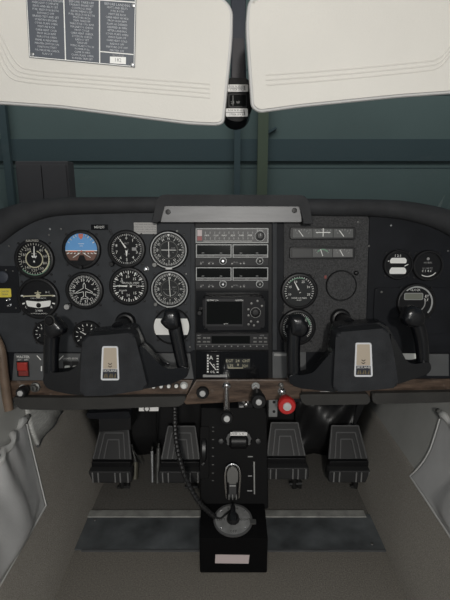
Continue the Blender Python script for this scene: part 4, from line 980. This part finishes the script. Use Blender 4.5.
# under-panel items
hb = PT(Plane(atY(108, 416, .955), 5), 'air_vent_duct', 108, 418, 0, 'black vent box with rounded lip under the left panel edge', 'vent')
MB().prism(hb.poly([(97, 396), (131, 395), (131, 430), (99, 432)]), -.06, .0, .002).build('box', M_black, hb.e)
MB().prism_both(rpoly(hb.poly([(86, 413), (128, 411), (131, 414), (130, 418.5), (90, 418.5), (86, 416)], .014), .004), -.01, .016, .004).build('lip', M_smooth, hb.e)
tg = PT(Plane(atY(150, 407, .93), 10), 'key_tag', 150, 407, 0, 'white tag with a wire ring hanging under the left padded edge', 'tag')
MB().prism(tg.rr(139, 404, 158.5, 411, .6), -.001, .001).build('plate', M_paper, tg.e)
P = tg.xy(147, 408.5)
MB().tube([(P[0] + .006 * math.cos(a), P[1] + .006 * math.sin(a), .003) for a in [2 * PI * i / 16 for i in range(17)]], .0012, 6).tube([(*tg.xy(143, 404.5), .003), (*tg.xy(163, 405.5), .003)], .0016, 6).build('wire_ring', M_black, tg.e)
# black cloth folds under the right side of the panel
cl = MB(); rows = []
for i in range(7):
    t_ = i / 6; r = []
    for j in range(29):
        u = j / 28; p = atY(lerp(295, 358, u) - 10 * t_ * u, lerp(400, 452, t_), 1.245 - .014 * math.sin(u * 10 + t_ * 5.5 + math.sin(u * 6)) - .012 * math.sin(u * 6 - t_ * 4) - .006 * math.sin(u * 17 + t_ * 8)); r.append(p)
    rows.append(r)
o = cl.grid(rows).build('insulation_blanket', mat('black_blanket', (.018, .018, .019), .4), sharp=180); solid(o, .004, 0)
tag(o, 'black folded insulation blanket behind the right pedals', 'blanket')

# ---------------------------------------------------------------- pedestal
def Yz(py, Y): p = atY(225, py, Y); return p.z
q = ray(225, 572.5); PY0 = (H / -q.z) * q.y
pz1 = Yz(538, PY0)
q = ray(225, 505); k_ = q.z / q.y; tt = math.tan(R_(10)); PY1 = (H - pz1 + tt * PY0) / (tt - k_) if False else (pz1 - tt * PY0 - H) / (k_ - tt); pz2 = pz1 + tt * (PY1 - PY0)
PY2 = PY1 + .085; pz3 = Yz(408, PY2)
PX = (atY(199.5, 555, PY0).x, atY(267.5, 555, PY0).x); pc = (PX[0] + PX[1]) / 2; hw = (PX[1] - PX[0]) / 2
pe = bpy.data.objects.new('center_pedestal', None); COL.objects.link(pe); pe.location = (pc, PY0, 0)
tag(pe, 'tall black centre pedestal between the rudder pedals, standing on the carpet', 'pedestal')
# lower box and upper console, cross-section in (y,z) extruded along x
def xsec(name, prof, x0, x1, m, bev=.003):
    mb = MB().prism_both([(a - PY0, b) for a, b in prof], x0, x1, bev, 2)
    bmesh.ops.transform(mb.bm, matrix=Matrix(((0, 0, 1, 0), (1, 0, 0, 0), (0, 1, 0, 0), (0, 0, 0, 1))), verts=mb.bm.verts[:])
    return mb.build(name, m, pe)
xsec('base_box', [(PY0, 0.0), (PY0, pz1), (PY1 + .03, pz2 + .005), (PY1 + .2, pz2 + .005), (PY1 + .2, 0)], -hw, hw, M_pedest)
xsec('console', [(PY1, pz2 - .01), (PY2, pz3), (PY2 + .10, pz3 + .02), (PY1 + .2, pz2 - .01)], -hw - .003, hw + .009, M_pedest)
ang = math.degrees(math.atan2(PY2 - PY1, pz3 - pz2))
CON = Plane(Vector((pc, PY1, pz2)), ang); TOP = Plane(Vector((pc, PY0, pz1)), 80); FRO = Plane(Vector((pc, PY0, 0)), 0)
# pieces on the pedestal
def on(plane, name, px, py, label, cat): return PT(plane, name, px, py, .0005, label, cat)
t = on(FRO, 'blank_label', 232.5, 559, 'blank pinkish-white label on the front of the pedestal', 'label')
MB().prism(t.poly([(215.5, 554.5), (249.5, 555), (248.5, 563.5), (215, 563)]), -.0003, .0006).build('paper', M_pink, t.e)
# fuel selector
fs = on(TOP, 'fuel_selector', 233, 520.5, 'round silver fuel selector plate with black pointer, low on the pedestal', 'fuel selector'); S = fs.s; R = 18 * S
MB().lathe([(0, 0), (R, 0), (R, .002), (R * .97, .003), (0, .003)], seg=48).build('plate', mat('selector_plate', (.27, .27, .27), .45, .2, vary=.25, vscale=60), fs.e)
MB().lathe([(R * .99, .0), (R * 1.08, .0), (R * 1.08, .0035), (R * .98, .004)], seg=48).build('rim', M_pedalrib, fs.e)
for s_, x, y in (('BOTH', 0, .74), ('LEFT', -.66, 0), ('RIGHT', .66, 0), ('OFF', 0, -.76)): MB().text(s_, x * R, y * R, .0031, R * .23).build('lettering', M_dial, fs.e)
MB().lathe([(0, .003), (R * .36, .003), (R * .32, .012), (0, .013)], seg=20).build('hub', M_black, fs.e)
MB().prism(rpoly([(-R * .16, -R * .5), (R * .16, -R * .5), (R * .12, R * .45), (0, R * .7), (-R * .12, R * .45)], R * .05), .010, .024, .003).build('pointer', M_gloss, fs.e)
for a in (40, 140, 220, 320): screw(fs.e, R * .86 * math.cos(R_(a)), R * .86 * math.sin(R_(a)), .003, .0022, M_chrome)
MB().prism(rrect(R * 1.1, -R * .15, R * .34, R * .3, R * .05), .001, .005, .001).build('side_tab', M_steel, fs.e)
# cowl flap lever
cf = on(CON, 'cowl_flap_lever', 232.5, 480, 'looped chrome lever on the sloping pedestal face', 'lever'); S = cf.s
lp = [(-6, -16), (-7, -4), (-7.4, 6), (-5.5, 14), (0, 17), (5.5, 14), (7.4, 6), (7, -4), (6, -16)]
MB().tube(spline([Vector((x * S, y * S, .022 - abs(y - 17) * .0004)) for x, y in lp], 4), 1.1 * S, 8).build('loop', M_chrome, cf.e)
MB().prism_both(rpoly([(-5 * S, -2 * S), (5 * S, -2 * S), (5.6 * S, 8 * S), (3 * S, 14.5 * S), (-3 * S, 14.5 * S), (-5.6 * S, 8 * S)], 2 * S), .006, .018, .003).build('grip_plate', mat('lever_grey', (.09, .088, .082), .5), cf.e)
MB().prism_both(rrect(0, -8 * S, 9 * S, 16 * S, 1.5 * S), .0, .016, .003).build('body', M_black, cf.e)
for x in (-3.6, 0, 3.6): MB().box((x - .6) * S, (x + .6) * S, -17 * S, -12 * S, 0, .017, .001).build('tooth', M_steel, cf.e)
MB().bar(-3 * S, -4 * S, 3 * S, -4 * S, 1.2 * S, .016).build('mark', M_grey, cf.e)
# rudder trim
rt = on(CON, 'rudder_trim_wheel', 238.5, 438, 'ribbed rudder trim wheel with white label, high on the pedestal', 'trim wheel'); S = rt.s
MB().prism_both(rpoly([(-14 * S, -3 * S), (-9 * S, 7.5 * S), (9 * S, 7.5 * S), (14 * S, -3 * S), (8 * S, -8 * S), (-8 * S, -8 * S)], 3 * S), -.004, .014, .004).build('housing', M_black, rt.e)
m = MB().lathe([(0, -9.5 * S), (5 * S, -9.5 * S), (7.5 * S, -7 * S), (7.5 * S, 7 * S), (5 * S, 9.5 * S), (0, 9.5 * S)], seg=30)
bmesh.ops.rotate(m.bm, cent=(0, 0, 0), matrix=Matrix.Rotation(PI / 2, 3, 'Y'), verts=m.bm.verts[:]); bmesh.ops.translate(m.bm, vec=(0, -2.5 * S, .004), verts=m.bm.verts[:])
m.build('wheel', M_black, rt.e)
MB().prism(rrect(0, 4.8 * S, 17 * S, 3.4 * S, .8 * S), .013, .0185, .0005).build('label_plate', M_paper, rt.e)
MB().text('NOSE', -5 * S, 4.8 * S, .0187, 2.6 * S).text('L  R', 3 * S, 4.8 * S, .0187, 2.6 * S).build('lettering', M_dial, rt.e)
MB().box(-.8 * S, .8 * S, -6 * S, 1 * S, .0145, .0165, .0005).build('index', M_steel, rt.e)
for x in (-17.5, 19.5):
    MB().lathe([(0, 0), (3 * S, 0), (2.6 * S, .004), (0, .005)], x * S, -3 * S, 12).build('screw', M_black, rt.e)
# elevator trim
et = on(CON, 'elevator_trim_wheel', 204.5, 452, 'upright ribbed trim wheel in a slot at the pedestal left edge', 'trim wheel'); S = et.s
MB().prism(rrect(0, 0, 9 * S, 50 * S, 2 * S), -.001, .003, .001).build('slot_frame', M_pedest, et.e)
m = MB().lathe([(0, -2.8 * S), (21 * S, -2.8 * S), (22.5 * S, -1.6 * S), (22.5 * S, 1.6 * S), (21 * S, 2.8 * S), (0, 2.8 * S)], seg=44)
bmesh.ops.rotate(m.bm, cent=(0, 0, 0), matrix=Matrix.Rotation(PI / 2, 3, 'Y'), verts=m.bm.verts[:]); bmesh.ops.translate(m.bm, vec=(-.5 * S, 2 * S, -18 * S), verts=m.bm.verts[:])
m.build('wheel', mat('trim_wheel_rubber', (.008, .008, .009), .35), et.e)
MB().tube([(-2 * S, -12 * S, .004), (.6 * S, -10 * S, .006)], 1.0 * S, 6).build('pointer', M_chrome, et.e)
m = MB()
for y in (24, 20, 12, 4, -4, -12, -20, -27): m.bar(7.5 * S, y * S, 9.5 * S, y * S, .8 * S, .0004)
m.build('scale', mat('dim_print', (.10, .10, .10), .6), et.e)
# position marks on the right
sm = on(CON, 'lever_scale', 253, 476, 'short white position marks at the right of the pedestal face', 'marking'); S = sm.s
for x, y, w_ in ((-2.5, 18.5, 5), (1, 10, 1.6), (-3, 0, 4), (-3.5, -14, 5)): MB().bar((x - w_ / 2) * S, y * S, (x + w_ / 2) * S, y * S, 1.0 * S, .0).build('mark', M_grey, sm.e)
MB().box(.4 * S, 2 * S, -17 * S, 14 * S, 0, .003, .0005).build('rail', M_steel, sm.e)
# hose / microphone cord
pts = [atY(174.5, 397, .955), atY(175, 412, .95), atY(175.5, 432, .94), atY(179, 455, .93), atY(186, 478, .915), atY(197, 499, .89), atY(209, 512, .875), atY(219, 518.5, .868), atY(226, 514, .875), atY(232, 509, .893)]
P = spline(pts, 22); rr = [(.0052, .0060, .0066, .0060)[i % 4] for i in range(len(P))]
n0 = int(len(P) * .74)
cord = bpy.data.objects.new('ribbed_hose', None); COL.objects.link(cord); cord.location = P[0]
tag(cord, 'black ribbed hose curving from under the panel down to the pedestal', 'hose')
MB().tube([p - P[0] for p in P[:n0]], rr[:n0], 10).build('sheath', mat('hose_black', (.016, .016, .017), .35), cord, 20)
MB().tube([p - P[0] for p in P[n0 - 2:]], .0022, 8).build('inner_cord', M_black, cord)

# ---------------------------------------------------------------- map pockets on the side walls
def pocket(name, label, side, yf, yb, ztop, zbot, fr, group, ramp=6.0, pw=1.0, amp=1.0):
    sgn = -1 if side == 'left' else 1
    O = Vector((wall_x(side, yf, zbot), yf, zbot))
    e = bpy.data.objects.new(name, None); COL.objects.link(e); e.location = O; tag(e, label, 'map pocket', group)
    n, m_ = 72, 24; rows = []
    for i in range(m_ + 1):
        v = i / m_; r = []
        for j in range(n + 1):
            u = j / n; Yf = yf + fr(v); Y = Yf + (yb - Yf) * u
            edge = min(1, u * ramp) ** pw * min(1, v * 7 + .05)
            pl = .0075 * math.sin(u * 66 + 1.6 * math.sin(v * 3 + u * 5)) * v ** 2.5 + .0055 * math.sin(u * 27 + 3.2 * v + math.sin(v * 5)) * v ** .7 + .004 * math.sin(u * 11 - v * 6)
            bul = (.010 + .015 * math.sin(PI * min(1, v * .75 + .15))) * edge * (1 if side == 'left' else .75) + amp * pl * edge
            z = zbot + (ztop - zbot) * v + .003 * math.sin(u * 66) * (v > .97)
            r.append(Vector((wall_x(side, Y, z) - sgn * max(.003, bul), Y, z)) - O)
        rows.append(r)
    o = MB().grid(rows).build('fabric', M_pocket, e, 180); solid(o, .002, 0)
    hem = [r.copy() for r in rows[-1]]; fe = [r[0].copy() for r in rows]; be = [r.copy() for r in rows[0]]
    MB().tube(be[::-1] + fe[1:], .0026, 8).build('piping', M_piping, e)
    MB().tube(hem, [.0065 + .0022 * math.sin(j * 1.1) for j in range(len(hem))], 8).build('gathered_hem', M_piping, e)
    MB().tube([hem[0] + Vector((0, -.006, -.006)), hem[0] + Vector((-sgn * .004, .004, .006)), hem[0] + Vector((-sgn * .002, .012, .002))], .006, 8).build('drawstring_knot', M_steel, e)
pocket('map_pocket', 'gathered grey map pocket on the left cabin wall', 'left', .862, .25, .315, .137, lambda v: .055 * v, 'grey map pockets')
pocket('map_pocket', 'grey map pocket on the right cabin wall', 'right', .918, .3, .335, .172, lambda v: -.035 * math.sin(min(1, v * 1.6) * PI / 2) + .02 * v * v, 'grey map pockets', 2.6, 1.5, 2.6)
# loose vinyl flap ahead of the left pocket
kp = bpy.data.objects.new('kick_panel', None); COL.objects.link(kp); kp.location = (wall_x('left', .95, .255), .95, .255); tag(kp, 'pale grey vinyl kick panel ahead of the left map pocket', 'trim panel')
rows = [[Vector((wall_x('left', Y, z) + .005 + .003 * math.sin(Y * 60 + z * 40), Y, z)) - kp.location for Y in [y0 + (1.08 - y0) * j / 12 for j in range(13)]] for z, y0 in ((.25, .915), (.28, .918), (.31, .925), (.34, .93), (.40, .94))]
o = MB().grid(rows).build('padding', mat('pale_kick_vinyl', (.52, .52, .50), .6, vary=.25, vscale=70, stretch=(1, 1, 6)), kp, 180); solid(o, .006, 0)
MB().tube(rows[0], .0035, 8).build('welt', M_subpanel, kp)
